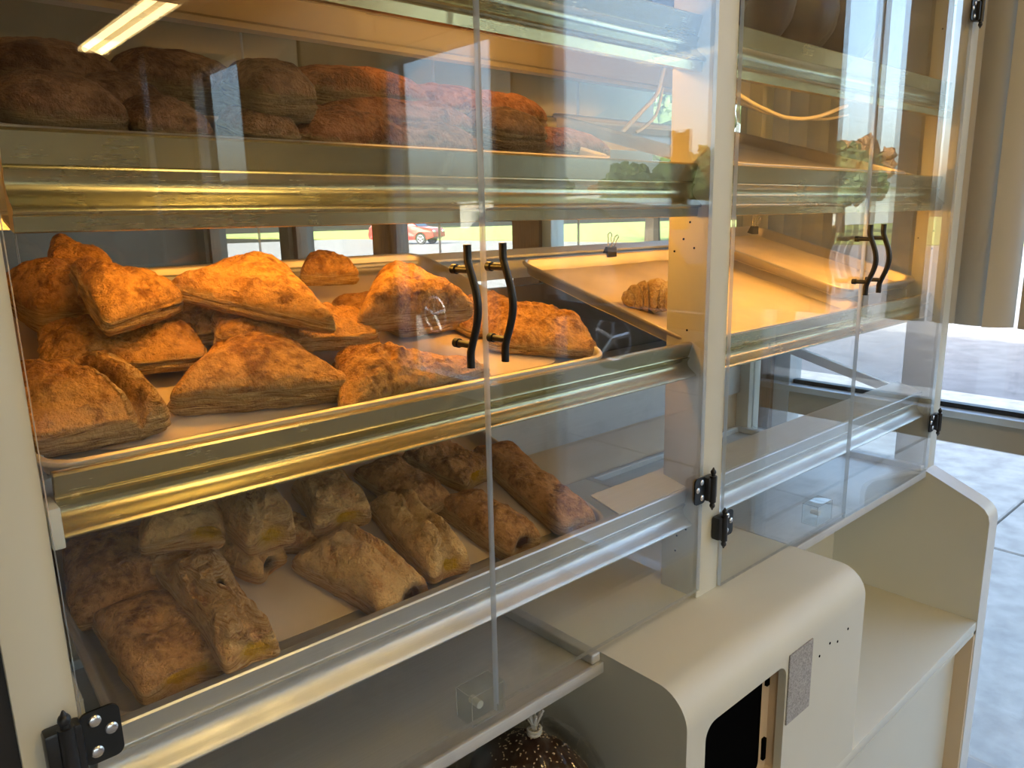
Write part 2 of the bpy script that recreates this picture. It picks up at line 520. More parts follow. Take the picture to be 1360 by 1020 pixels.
def window(name, y0, y1, z0, z1, rail=None, railh=0.066, mat=None, fw=0.05, thick=0.07):
    """glazed bay in the window wall: frame, mid rail, panes"""
    root = struct(empty(name, (WX, (y0 + y1) / 2, z0)))
    def local(o):
        o.location = (-WX, -(y0 + y1) / 2, -z0)
        return o
    mat = mat or M['alu_frame']
    f = MB()
    f.box(WX - thick / 2, WX + thick / 2, y0, y0 + fw, z0, z1, 0.003)
    f.box(WX - thick / 2, WX + thick / 2, y1 - fw, y1, z0, z1, 0.003)
    f.box(WX - thick / 2, WX + thick / 2, y0 + fw, y1 - fw, z1 - fw, z1, 0.003)
    f.box(WX - thick / 2, WX + thick / 2, y0 + fw, y1 - fw, z0, z0 + 0.08, 0.003)
    local(f.build('window_frame', mat, root))
    zs = [z0 + 0.08, z1 - fw]
    if rail:
        local(MB().box(WX - thick / 2, WX + thick / 2 - 0.012, y0 + fw, y1 - fw, rail - railh, rail, 0.003).build('mid_rail', [M['frame_tan']], root))
        local(MB().box(WX - thick / 2 - 0.012, WX + thick / 2, y0 + fw, y1 - fw, rail, rail + 0.018, 0.002).build('rail_cap', [mat], root))
        local(MB().box(WX - 0.012, WX + 0.012, y0 + fw, y1 - fw, rail + 0.018, rail + 0.030).build('glazing_gasket', [M['dark_gap']], root))
        panes = [(zs[0], rail - railh), (rail + 0.030, zs[1])]
    else:
        panes = [tuple(zs)]
    for a, b in panes:
        local(MB().box(WX - 0.003, WX + 0.003, y0 + fw, y1 - fw, a, b).build('pane', M['glass'], root))
    return root

RAIL = H - 0.505
window('window_1', -0.62, 0.52, -0.32, 2.70, RAIL)
window('window_2', 0.58, 1.50, -0.32, 2.70, RAIL)
window('window_3', 1.62, 2.55, -0.32, 2.70, RAIL, mat=M['wood'])
window('window_4', 2.67, 3.60, -0.32, 2.70, RAIL, mat=M['wood'])
window('window_8', 3.72, 4.95, -0.32, 2.70, RAIL, mat=M['wood'])
window('window_5', -2.57, -1.74, 0.62, 2.15)
struct(bar('trim_6', WX - 0.05, WX + 0.05, -2.57, -1.62, 2.15, 2.72, M['wall_dark']))
window('window_7', -4.96, -4.11, 1.60, 2.42, fw=0.03)
window('window_9', -6.05, -5.80, 1.40, 2.70, fw=0.03)
struct(bar('trim_1', WX - 0.05, WX + 0.05, 0.52, 0.58, 0, 2.70, M['wood']))
struct(bar('trim_2', WX - 0.05, WX + 0.05, 1.50, 1.62, 0, 2.70, M['wood']))
struct(bar('trim_3', WX - 0.05, WX + 0.05, 2.55, 2.67, 0, 2.70, M['wood']))
struct(bar('trim_4', WX - 0.05, WX + 0.05, -1.74, -1.50, 0, 2.70, M['wall_dark']))
struct(bar('trim_5', WX - 0.05, WX + 0.05, -2.57, -1.74, 0, 0.62, M['wall_dark']))
# glazed entrance door with a dark push bar
door = struct(empty('door_1', (WX, -1.06, 0)))
def dl(o):
    o.location = (-WX, 1.06, 0); return o
fr = MB()
fr.box(WX - 0.03, WX + 0.03, -1.50, -1.44, 0, 2.70, 0.003).box(WX - 0.03, WX + 0.03, -0.70, -0.62, 0, 2.70, 0.003)
fr.box(WX - 0.03, WX + 0.03, -1.44, -0.70, 2.62, 2.70, 0.003).box(WX - 0.03, WX + 0.03, -1.44, -0.70, 0, 0.16, 0.003)
dl(fr.build('door_frame', M['alu_frame'], door))
dl(MB().box(WX - 0.003, WX + 0.003, -1.44, -0.70, 0.16, 2.62).build('door_pane', M['glass'], door))
dl(MB().box(WX - 0.085, WX - 0.045, -1.46, -0.68, H - 0.355, H - 0.300, 0.006)
   .box(WX - 0.046, WX - 0.02, -1.47, -1.43, H - 0.37, H - 0.285).box(WX - 0.046, WX - 0.02, -0.71, -0.67, H - 0.37, H - 0.285)
   .build('push_bar', M['dark_gap'], door))

nt_ = empty('reflection_card', (WX - 0.0045, -0.81, 0), 'brown card notice added on the entrance door glass to cut reflection beside the centre post', 'blocker')
MB().box(-0.002, 0.0, -0.126, -0.054, H - 0.046, H + 0.252).build('card', M['frame_tan'], nt_)  # unseen card added to block the sky mirrored beside the post
for yy, zz in ((-0.126, H + 0.24), (-0.074, H + 0.24)):
    MB().box(-0.0028, -0.0021, yy - 0.004, yy + 0.022, zz, zz + 0.02).build('tape', M['white_plastic'], nt_)

# vertical blinds, bunched beside the case
bl = empty('vertical_blind', (1.93, 0.0, 2.62), 'beige vertical blind bunched beside the right end of the display case', 'blind')
MB().box(-0.025, 0.025, -0.62, 0.60, -0.03, 0.03, 0.004).build('head_rail', M['alu_frame'], bl, smooth=30)
def slat_mesh():
    mb = MB()
    n = 9
    F, B = [], []
    zt, zb = -0.03, -(2.62 - (H - 0.262))
    A = []
    for z in (zt, zb):
        rowf, rowb = [], []
        for i in range(n):
            u = i / (n - 1) * 2 - 1
            rowf.append(mb.bm.verts.new((0.007 * (1 - u * u), u * 0.032, z)))
            rowb.append(mb.bm.verts.new((0.007 * (1 - u * u) + 0.0012, u * 0.032, z)))
        A.append((rowf, rowb))
    (f0, b0), (f1, b1) = A
    for i in range(n - 1):
        mb.bm.faces.new((f0[i], f0[i + 1], f1[i + 1], f1[i]))
        mb.bm.faces.new((b0[i + 1], b0[i], b1[i], b1[i + 1]))
        mb.bm.faces.new((f1[i], f1[i + 1], b1[i + 1], b1[i]))
    mb.bm.faces.new((f0[0], f1[0], b1[0], b0[0]))
    mb.bm.faces.new((f0[-1], b0[-1], b1[-1], f1[-1]))
    return mb
slat0 = slat_mesh().build('slat', M['blind'], bl, smooth=60)
slat_y = [(-0.007, -6), (0.055, 12), (-0.064, 34), (-0.135, -4), (-0.168, 20), (-0.247, 52), (-0.366, 4), (-0.412, -10), (-0.465, 8), (-0.518, -6), (-0.570, 10), (0.110, -8), (0.165, 8), (0.220, -5), (0.275, 8), (0.330, -6), (0.385, 6), (0.440, -6), (0.495, 6), (0.550, 0)]
for i, (y, a) in enumerate(slat_y):
    s = slat0 if i == 0 else link(slat0.copy(), bl)
    s.location = (0, y, 0)
    s.rotation_euler = (0, 0, math.radians(180 + a))

# ------------------------------------------------------------------ outside
pave = struct(empty('pavement', (WX - 0.07, 0, -0.02)))
slab0 = None
for i in range(3):
    for j in range(11):
        if slab0 is None:
            slab0 = MB().box(0.006, 1.494, 0.006, 1.494, -0.08, 0, 0.006, 1).build('slab', M['concrete'], pave)
            s = slab0
        else:
            s = link(slab0.copy(), pave)
        s.location = (0.03 + i * 1.5, -10.4 + 0.27 + j * 1.5, 0)
struct(bar('street', WX + 4.46, 34, -60, 60, -0.16, -0.06, M['asphalt']))
struct(bar('lawn', 34, 160, -160, 120, -0.14, -0.02, M['grass']))
struct(bar('ground', WX - 0.03, WX + 4.5, -60, 60, -0.16, -0.105, M['concrete']))

def blob_tree(name, x, y, h, w, mat, label, seed, conifer=False):
    rnd = random.Random(seed)
    root = empty(name, (x, y, 0), label, 'tree')
    MB().cyl((0, 0, -0.1), (0, 0, h * 0.5), 0.05 * w, 0.03 * w, 8).build('trunk', M['bark'], root)
    mb = MB()
    if conifer:
        for k in range(6):
            t = k / 6
            mb.cyl((0, 0, h * (0.12 + 0.86 * t)), (0, 0, h * (0.12 + 0.86 * t) + h * 0.24), w * 0.5 * (1 - t * 0.9), w * 0.04, 12)
    else:
        for k in range(150):
            a, r = rnd.uniform(0, 6.28), math.sqrt(rnd.uniform(0, 1)) * 0.42 * w
            z = h * (0.60 + rnd.uniform(-0.32, 0.34) * math.sqrt(max(0.05, 1 - (r / (0.46 * w)) ** 2)))
            q = rnd.uniform(0.04, 0.085) * w
            bmesh.ops.create_icosphere(mb.bm, subdivisions=2, radius=q, matrix=Matrix.Translation((r * math.cos(a), r * math.sin(a), z)))
    for v in mb.bm.verts:
        v.co += Vector((rnd.uniform(-1, 1), rnd.uniform(-1, 1), rnd.uniform(-1, 1))) * (0.024 * w)
    mb.build('crown', mat, root)
    return root

for a in [
    (44, -30, 6.0, 6.5, 'leaf', 'broad green tree on the lawn nearest the parking lot', 1),
    (47, -38, 5.6, 6.0, 'leaf', 'rounder green tree beside the broad one on the lawn', 2),
    (52, -24, 6.5, 7.0, 'leaf_rust', 'rust-brown tree on the lawn right of the green ones', 3),
    (120, -100, 9, 16, 'leaf_rust', 'wide rust-brown tree far behind the white warehouse', 4),
    (126, -82, 10, 15, 'leaf', 'wide green tree far behind the white warehouse', 5),
    (118, -122, 11, 15, 'leaf', 'tall green tree at the far edge of the lawn', 6),
    (40, -19, 5.2, 6.0, 'leaf', 'low green tree by the street opposite the entrance door', 8),
    (30, 14, 7, 8, 'leaf', 'green tree across the street behind the display case', 9),
    (34, 26, 8, 9, 'leaf', 'large green tree across the street, farther along', 10),
]:
    blob_tree('tree', a[0], a[1], a[2], a[3], M[a[4]], a[5], a[6])
blob_tree('conifer', 60, -91, 8.6, 3.4, M['leaf'], 'pointed dark conifer on the far lawn', 11, True)

wh = empty('warehouse', (78, -66, 0), 'long white warehouse beyond the lawn across the street', 'building')
MB().box(0, 18, -34, 30, 0, 3.9).build('wall', M['white_clad'], wh)
MB().box(-0.3, 18.3, -34.3, 30.3, 3.9, 4.25).build('roof', M['alu_frame'], wh)
for k in range(9):
    o = MB().box(-0.06, 0.1, -31 + k * 7, -28.5 + k * 7, 0.4, 2.6).build('dock_door', M['alu_frame'], wh)

def car(name, x, y, paint, label, rot=0.0):
    """side profile along Y, near side facing -X; length 4.6 m"""
    root = empty(name, (x, y, -0.06), label, 'car', rot=(0, 0, rot))
    prof = [(-2.3, 0.45), (-2.28, 0.75), (-2.15, 0.98), (-1.15, 1.10), (-0.55, 1.58), (0.9, 1.64), (1.75, 1.55), (2.22, 1.05), (2.3, 0.6), (2.25, 0.38)]
    arch = []
    for cy in (1.42, -1.42):
        for k in range(9):
            a = math.radians(180 * k / 8)
            arch.append((cy + 0.40 * math.cos(a), 0.36 + 0.40 * math.sin(a)))
    low = [(1.83, 0.30)] + arch[1:8] + [(1.02, 0.28), (-1.02, 0.28)] + arch[10:17] + [(-1.83, 0.30)]
    pts = prof + low
    body = MB().prism([(p[0], p[1]) for p in pts], 'x', -0.0, 1.82)
    bmesh.ops.recalc_face_normals(body.bm, faces=body.bm.faces[:])
    for v in body.bm.verts:
        t = max(0, (v.co.z - 1.0) / 0.65)
        v.co.x += (0.16 * t) * (1 if v.co.x < 0.9 else -1)
    body.build('body', paint, root)
    g = MB()
    g.prism([(-0.98, 1.14), (-0.48, 1.52), (0.2, 1.56), (0.2, 1.14)], 'x', 0.02, 0.2)
    g.prism([(0.27, 1.14), (0.27, 1.56), (1.0, 1.56), (1.7, 1.47), (1.85, 1.14)], 'x', 0.02, 0.2)
    for v in g.bm.verts:
        if v.co.x < 0.1:
            v.co.x += 0.16 * max(0, (v.co.z - 1.0) / 0.65) - 0.012
    g.build('side_window', M['car_glass'], root)
    MB().prism([(-1.2, 1.105), (-0.6, 1.575), (-0.575, 1.56), (-1.17, 1.09)], 'x', 0.2, 1.62).build('windscreen', M['car_glass'], root)
    for cy in (1.42, -1.42):
        for cx in (0.02, 1.60):
            w = MB()
            n = 28
            w.cyl((cx, cy, 0.34), (cx + 0.20, cy, 0.34), 0.34, 0.34, n)
            wo = w.build('wheel', M['tyre'], root, smooth=40)
            rm = MB()
            xo = cx - 0.012 if cx < 0.5 else cx + 0.205
            rm.tube([(xo, cy + 0.21 * math.cos(2 * PI * k / 24), 0.34 + 0.21 * math.sin(2 * PI * k / 24)) for k in range(24)], 0.018, 6, True)
            for k in range(5):
                a = 2 * PI * k / 5 + 0.3
                rm.tube([(xo, cy, 0.34), (xo - 0.004, cy + 0.21 * math.cos(a), 0.34 + 0.21 * math.sin(a))], 0.026, 6)
            rm.cyl((xo - 0.01, cy, 0.34), (xo + 0.02, cy, 0.34), 0.05, n=12)
            rm.build('rim', M['alloy'], wo)
    for xa in (0.1, 1.42):
        MB().box(xa, xa + 0.3, -2.31, -2.25, 0.72, 0.86, 0.02).build('headlight', M['rivet'], root)
    return root
# dark car parked along the shop front, nearest the entrance door
car('parked_car', 5.35, -5.45, M['car_paint'], 'dark parked car outside the entrance door, mirrored in the case door', 0.0)
car('parked_car', 27.0, 40.5, M['red_paint'], 'small red parked car across the lot behind the case', 0.5)

# ------------------------------------------------------------------ ceiling lamps of the shop
def tube_lamp(x, y0, y1, z, label):
    root = empty('ceiling_lamp', (x, (y0 + y1) / 2, z), label, 'lamp')
    L = (y1 - y0) / 2
    MB().prism([(-0.10, 0.05), (-0.055, 0.13), (0.055, 0.13), (0.10, 0.05), (0.094, 0.05), (0.052, 0.118), (-0.052, 0.118), (-0.094, 0.05)], 'y', -L - 0.03, L + 0.03).build('housing', M['white_plastic'], root)
    for s in (-0.05, 0.05):
        t = MB().cyl((s, -L, 0.05), (s, L, 0.05), 0.017, n=14).build('tube', M['tube'], root, smooth=40)
    for ya in (-L - 0.03, L):
        MB().box(-0.09, 0.09, ya, ya + 0.03, 0.03, 0.12).build('end_cap', M['white_plastic'], root)
    MB().cyl((0, 0, 0.12), (0, 0, 2.75 - z), 0.012, n=8).build('hanger', M['alu_frame'], root)
    return root
tube_lamp(1.43, -4.97, -3.55, 2.45, 'twin tube ceiling lamp in the shop nearest the entrance wall')
tube_lamp(1.73, -3.30, -2.10, 2.55, 'shorter twin tube ceiling lamp by the shop windows')
tube_lamp(-0.6, -3.2, -1.8, 2.45, 'twin tube ceiling lamp over the customers in the middle of the shop')
tube_lamp(0.75, -1.75, -0.55, 2.5, 'twin tube ceiling lamp above the front of the display case')
tube_lamp(0.9, 1.2, 2.6, 2.45, 'twin tube ceiling lamp in the room behind the case')

# ================================================================== DISPLAY CASE
X0, X1 = 0.083, 1.766          # inside of the left post and of the right end
CX0, CX1 = 0.888, 0.942        # centre post
YB = 0.49                      # back sheets
ZT, ZB = H + 0.62, H - 0.565
case = empty('display_case', (0.9, 0.25, 0), 'cream bakery display case with clear doors and four sloping shelves', 'display case')
def cp(o):
    o.location = (-0.9, -0.25, 0)
    return o
def cbar(name, x0, x1, y0, y1, z0, z1, mat, bevel=0.0, parent=None):
    o = bar(name, x0, x1, y0, y1, z0, z1, mat, parent or case, bevel)
    return cp(o) if parent is None else o

# posts
cbar('post', 0.0435, X0, -0.002, 0.05, 0.0, ZT, M['laminate'], 0.0012)
cbar('gap_shade_strip', 0.030, 0.0435, 0.004, 0.05, 0.0, ZT, M['dark_gap'])  # black strip painted in for the shaded gap beside the post
cbar('post', CX0, CX1, 0.0, 0.066, ZB - 0.12, ZT, M['laminate'], 0.0012)
cbar('post', X1, 1.820, 0.0, 0.068, ZB - 0.012, ZT, M['laminate'], 0.0012)
cbar('post', X1, 1.820, YB - 0.04, YB + 0.02, ZB - 0.012, ZT, M['laminate'], 0.0012)
cbar('post', 0.0435, X0, YB - 0.04, YB + 0.02, ZB - 0.4, ZT, M['laminate'], 0.0012)
# old screw holes on the inner faces of the posts
for (y, z) in ((0.030, -0.010), (0.040, -0.033), (0.022, -0.045), (0.055, -0.05), (0.030, -0.16), (0.052, -0.19), (0.022, -0.46), (0.038, -0.475), (0.040, -0.50)):
    cp(MB().cyl((CX0 - 0.0006, y, H + z), (CX0 + 0.003, y, H + z), 0.0016, n=8).build('screw_hole', M['black_void'], case))
for (y, z) in ((0.03, -0.045), (0.06, -0.06), (0.03, -0.082), (0.042, -0.19), (0.07 - .008, -0.205), (0.045, -0.225), (0.03, 0.40), (0.05, 0.36)):
    cp(MB().cyl((X1 - 0.0006, y, H + z), (X1 + 0.003, y, H + z), 0.0016, n=8).build('screw_hole', M['black_void'], case))

# top of the case and its front header
cbar('top_board', 0.0435, 1.82, 0.0, YB + 0.02, ZT, ZT + 0.03, M['laminate'], 0.001)
# back: header fascia above, clear sliding sheets between, board below
cbar('header_fascia', X0, X1, YB - 0.004, YB + 0.012, H + 0.268, ZT, M['fascia'])
cp(MB().prism([(YB - 0.005, H + 0.276), (YB - 0.018, H + 0.270), (YB - 0.020, H + 0.262), (YB - 0.005, H + 0.260)], 'x', X0, X1).build('fascia_ledge', M['fascia'], case))
xs = [X0, 0.167, 0.472, 0.80, 1.153, 1.47, X1]
for a, b in zip(xs[:-1], xs[1:]):
    o = sheet('back_sheet', a + 0.0008, b - 0.0008, YB, YB + 0.005, H - 0.128, H + 0.268, M['acrylic_back'], M['acrylic_edge'], case)
    cp(o)
cbar('back_kick_sheet', X0, X1, YB - 0.012, YB + 0.008, H - 0.47, H - 0.377, M['steel_dull'])
cbar('back_board', X0, X1, YB - 0.004, YB + 0.012, ZB - 0.02, H - 0.47, M['laminate_tan'])
cbar('back_board', X0, X1, YB - 0.004, YB + 0.012, H - 0.377, H - 0.128, M['back_brown'])
# clear side sheet at the right end
cp(sheet('side_sheet', X1 + 0.02, X1 + 0.025, 0.068, YB - 0.04, ZB, ZT, M['acrylic'], M['acrylic_edge'], case))
cbar('side_board', 0.05, 0.055, 0.05, YB - 0.04, ZB - 0.4, ZT, M['laminate_tan'])

# shelves ----------------------------------------------------------
SH = {}
def arc_pts(c, r, a0, a1, n):
    return [(c[0] + r * math.cos(math.radians(a0 + (a1 - a0) * k / n)), c[1] + r * math.sin(math.radians(a0 + (a1 - a0) * k / n))) for k in range(n + 1)]
def shelf(key, ztop, scale, strip, slope, mat, lamp):
    root = empty('shelf', (0, 0, 0))
    root.parent = case
    root.location = (-0.9, -0.25, 0)
    z = ztop
    s = scale
    prof = [(0.031, z - 0.001), (0.026, z), (0.0215, z - 0.0012), (0.0200, z - 0.003),
            (0.0262, z - 0.0245 * s), (0.0275, z - 0.0255 * s), (0.0270, z - 0.0268 * s), (0.0235, z - 0.0275 * s)]
    # cove: sweeps in and flares out to the bead
    for k in range(1, 13):
        t = k / 12
        y = 0.0235 + 0.0060 * math.sin(PI * min(1, t * 1.05)) - 0.0105 * t ** 2.0
        prof.append((y, z - (0.0275 + 0.0270 * t) * s))
    prof += [(0.0120, z - 0.0565 * s), (0.0130, z - 0.0585 * s), (0.0165, z - 0.0590 * s)]
    if strip:
        prof += [(0.0175, z - 0.0600 * s), (0.0185, z - 0.0705 * s), (0.022, z - 0.0712 * s), (0.060, z - 0.062 * s)]
        body = prof + [(0.060, z - 0.058 * s), (0.032, z - 0.0665 * s), (0.034, z - 0.030 * s), (0.029, z - 0.004), (0.031, z - 0.004)]
    else:
        body = prof + [(0.034, z - 0.0565 * s), (0.034, z - 0.030 * s), (0.029, z - 0.004), (0.031, z - 0.004)]
    lip = MB().prism(body, 'x', 0.0945, X1 - 0.004).build('lip', mat, root, smooth=35)
    zb = z + (0.40) * slope
    # rear rail and side runners follow the slope
    MB().prism([(YB - 0.055, zb - 0.005), (YB - 0.018, zb + 0.004), (YB - 0.018, zb - 0.050), (YB - 0.022, zb - 0.050), (YB - 0.022, zb - 0.002), (YB - 0.055, zb - 0.009)], 'x', X0 + 0.004, X1 - 0.004).build('rear_rail', M['steel_dull'], root)
    for xa in (X0 + 0.003, X1 - 0.020):
        MB().prism([(0.07, z + 0.004), (YB - 0.03, zb), (YB - 0.03, zb - 0.022), (0.07, z - 0.018)], 'x', xa, xa + 0.012).build('side_runner', M['white_plastic'], root)
    if lamp:
        yc, zc = lamp[0], lamp[1]
        for xa, xb in lamp[2]:
            t = MB().cyl((xa, yc, zc), (xb, yc, zc), 0.009, n=14).build('lamp_tube', M[lamp[3]], root, smooth=40)
            for xe in (xa - 0.014, xb):
                MB().cyl((xe, yc, zc), (xe + 0.014, yc, zc), 0.011, n=14).build('lamp_socket', M['white_plastic'], t, smooth=40)
    return root
shelf('upper', H + 0.2535, 1.0, True, 0.29, M['gold'], (0.115, H + 0.218, ((0.46, 1.0), (1.06, 1.66)), 'lamp_dim'))
shelf('top', H + 0.0684, 1.0, True, 0.29, M['gold'], (0.115, H + 0.0085, ((0.17, 0.855), (0.965, 1.68)), 'lamp_warm'))
shelf('mid', H - 0.1757, 0.84, False, 0.29, M['gold'], False)
shelf('low', H - 0.3937, 1.0, False, 0.26, M['steel'], False)
cp(MB().prism([(0.024, H - 0.3935), (0.078, H - 0.3805), (0.078, H - 0.383), (0.024, H - 0.396)], 'x', 0.738, X1 - 0.004).build('rest_plate', M['steel_dull'], case))
# white end block under the left end of the middle lip
cbar('end_block', 0.086, 0.0945, 0.012, 0.045, H - 0.232, H - 0.200, M['white_plastic'], 0.001)

# deck of the case: two steel drip pans with a raised edge, machine cover between
def drip(x0, x1, name='drip_pan'):
    mb = MB()
    z = ZB - 0.012
    mb.box(x0, x1, 0.002, YB - 0.01, z - 0.012, z)
    mb.box(x0, x0 + 0.016, 0.002, YB - 0.01, z, z + 0.014, 0.002)
    mb.box(x1 - 0.016, x1, 0.002, YB - 0.01, z, z + 0.014, 0.002)
    mb.box(x0 + 0.016, x1 - 0.016, YB - 0.022, YB - 0.01, z, z + 0.014, 0.002)
    return cp(mb.build(name, M['steel_dull'], case))
drip(X0, 0.676)
drip(1.160, X1)
cbar('front_edge', X0, 0.676, -0.004, 0.002, ZB - 0.026, ZB - 0.010, M['steel_dull'], 0.001)
cbar('front_edge', 1.160, X1, -0.004, 0.002, ZB - 0.026, ZB - 0.010, M['steel_dull'], 0.001)

# machine cover: top curving into the front, with a rounded window
BX0, BX1, BY, BZ, BR = 0.676, 1.159, -0.137, H - 0.564, 0.045
ZD = H - 0.895                     # lower deck
def cover():
    root = empty('machine_cover', (0, 0, 0)); root.parent = case; root.location = (-0.9, -0.25, 0)
    t = 0.012
    outer = [(YB - 0.01, BZ)] + [(0.0, BZ)] + [(BY + BR - BR * math.sin(math.radians(a)), BZ - BR + BR * math.cos(math.radians(a))) for a in range(0, 91, 9)]
    zf = ZD
    # top and curve
    inner = [(y + (t if z < BZ - BR * 0.3 else 0), z - t) for (y, z) in outer]
    top = outer + [(BY, BZ - BR - 0.001), (BY + t, BZ - BR - 0.001)] + [(BY + t + (BR - t) * (1 - math.sin(math.radians(a))), BZ - BR + (BR - t) * math.cos(math.radians(a))) for a in range(90, -1, -9)] + [(0.0, BZ - t), (YB - 0.01, BZ - t)]
    MB().prism(top, 'x', BX0, BX1).build('curved_top', M['laminate_tan'] if False else M['laminate'], root, smooth=40)
    # front with rounded window
    wx0, wx1, wz0, wz1 = 0.716, 0.913, H - 0.815, H - 0.621
    hole = rrect(wx0, wx1, wz0, wz1, 0.022, 7)
    outl = [(BX0, zf), (BX1, zf), (BX1, BZ - BR - 0.001), (BX0, BZ - BR - 0.001)]
    mb = MB()
    for (ya, flip) in ((BY, 0), (BY + t, 1)):
        hv = [mb.bm.verts.new((x, ya, z)) for x, z in hole]
        n = len(hv)
        q = n // 4
        # hole starts at the right-top corner, counter-clockwise; stitch strips to the outline
        ov = [mb.bm.verts.new((x, ya, z)) for x, z in ((BX1, BZ - BR - 0.001), (BX0, BZ - BR - 0.001), (BX0, zf), (BX1, zf))]
        for c in range(4):
            seg = hv[c * q:(c + 1) * q]
            for k in range(len(seg) - 1):
                mb.bm.faces.new((seg[k], seg[k + 1], ov[c]))
            mb.bm.faces.new((seg[-1], hv[((c + 1) * q) % n], ov[(c + 1) % 4], ov[c]))
        if not flip: h0, o0 = hv, ov
        else: h1, o1 = hv, ov
    for k in range(len(h0)):
        mb.bm.faces.new((h0[k], h0[(k + 1) % len(h0)], h1[(k + 1) % len(h0)], h1[k]))
    for k in range(4):
        mb.bm.faces.new((o0[k], o0[(k + 1) % 4], o1[(k + 1) % 4], o1[k]))
    mb.build('front_panel', M['laminate'], root)
    # liner behind the window: frame with slots, and a flat black box for the unlit inside
    ln = MB()
    pts0 = rrect(wx0 - 0.002, wx1 + 0.002, wz0 - 0.002, wz1 + 0.002, 0.022, 7)
    a = [ln.bm.verts.new((x, BY + 0.0121, z)) for x, z in pts0]
    b = [ln.bm.verts.new((x, BY + 0.026, z)) for x, z in pts0]
    pts1 = rrect(wx0 + 0.006, wx1 - 0.018, wz0 + 0.012, wz1 - 0.006, 0.020, 7)
    c = [ln.bm.verts.new((x, BY + 0.026, z)) for x, z in pts1]
    for k in range(len(a)):
        j = (k + 1) % len(a)
        ln.bm.faces.new((a[k], a[j], b[j], b[k]))
        ln.bm.faces.new((b[k], b[j], c[j], c[k]))
    ln.build('window_liner', M['laminate_tan'], root)
    for za, zb_ in ((wz1 - 0.042, wz1 - 0.018), (wz0 + 0.03, wz0 + 0.065)):
        MB().box(wx1 - 0.012, wx1 - 0.005, BY + 0.0215, BY + 0.0258, za, zb_).build('liner_slot', M['black_void'], root)
    MB().box(wx0 - 0.012, wx1 + 0.012, BY + 0.027, BY + 0.30, wz0 - 0.03, wz1 + 0.03).build('dark_inside', M['black_void'], root)
    for xa in (BX0, BX1 - t):
        MB().prism([(0.194, BZ - 0.0012)] + [(BY + BR - (BR - 0.0012) * math.sin(math.radians(a_)), BZ - BR + (BR - 0.0012) * math.cos(math.radians(a_))) for a_ in range(0, 91, 9)] + [(BY + 0.0012, zf), (0.194, zf)], 'x', xa + 0.0008, xa + t - 0.0008).build('side_panel', M['laminate'], root)
    MB().box(0.917, 0.984, BY - 0.0025, BY, H - 0.722, H - 0.610, 0.0008).build('hook_strip', M['velcro'], root)
    for x, z in ((1.011, -0.652), (1.043, -0.644), (1.069, -0.652), (1.103, -0.644)):
        MB().cyl((x, BY - 0.0006, H + z), (x, BY + 0.004, H + z), 0.0022, n=10).build('screw_hole', M['black_void'], root)
    return root
cover()

# lower body: deck, alcove back, end panels, apron
cbar('lower_deck', 0.055, X1, BY, 0.20, ZD - 0.022, ZD, M['laminate'], 0.001)
cbar('alcove_back', 0.055, X1, 0.194, 0.206, ZD, ZB - 0.024, M['laminate'])
endpts = [(YB + 0.02, ZB - 0.012), (0.0, ZB - 0.012), (-0.112, H - 0.627)] 
endpts += [(-0.124, H - 0.636), (-0.133, H - 0.648), (-0.1365, H - 0.662), (BY, H - 0.68), (BY, 0.0), (YB + 0.02, 0.0)]
cp(MB().prism(endpts, 'x', X1, 1.820).build('end_panel', M['laminate'], case))
ep = [p for p in endpts[1:8]]
eb = MB()
off = 0.0016
path_o = [(0.0, ZB - 0.012 + off), (-0.112 - off * .5, H - 0.627 + off), (-0.1245 - off, H - 0.636 + off), (-0.1335 - off, H - 0.648 + off * .6), (-0.137 - off, H - 0.662), (BY - off, H - 0.68), (BY - off, 0.0)]
path_i = [(0.0, ZB - 0.012)] + endpts[2:8]
eb.prism(path_o + list(reversed(path_i)), 'x', X1 - 0.0005, 1.8205)
cp(eb.build('edge_band', M['edge_band'], case, smooth=40))
cbar('apron_rail', 0.055, X1, BY, BY + 0.02, ZD - 0.030, ZD - 0.022, M['laminate'])
cbar('apron_rail', 0.055, X1, BY, BY + 0.02, 0.05, 0.12, M['laminate'])
cbar('apron_panel', 0.055, X1, BY + 0.032, BY + 0.045, 0.10, ZD - 0.022, M['laminate'])
cbar('apron_stile', X1 - 0.010, X1 + 0.0, BY + 0.0, BY + 0.034, 0.05, ZD - 0.022, M['laminate_tan'])
cbar('apron_stile', 0.055, 1.12, BY, BY + 0.034, 0.10, ZD - 0.030, M['laminate'])
cbar('carcass_back', 0.055, X1, YB, YB + 0.012, 0.0, ZB - 0.02, M['laminate_tan'])

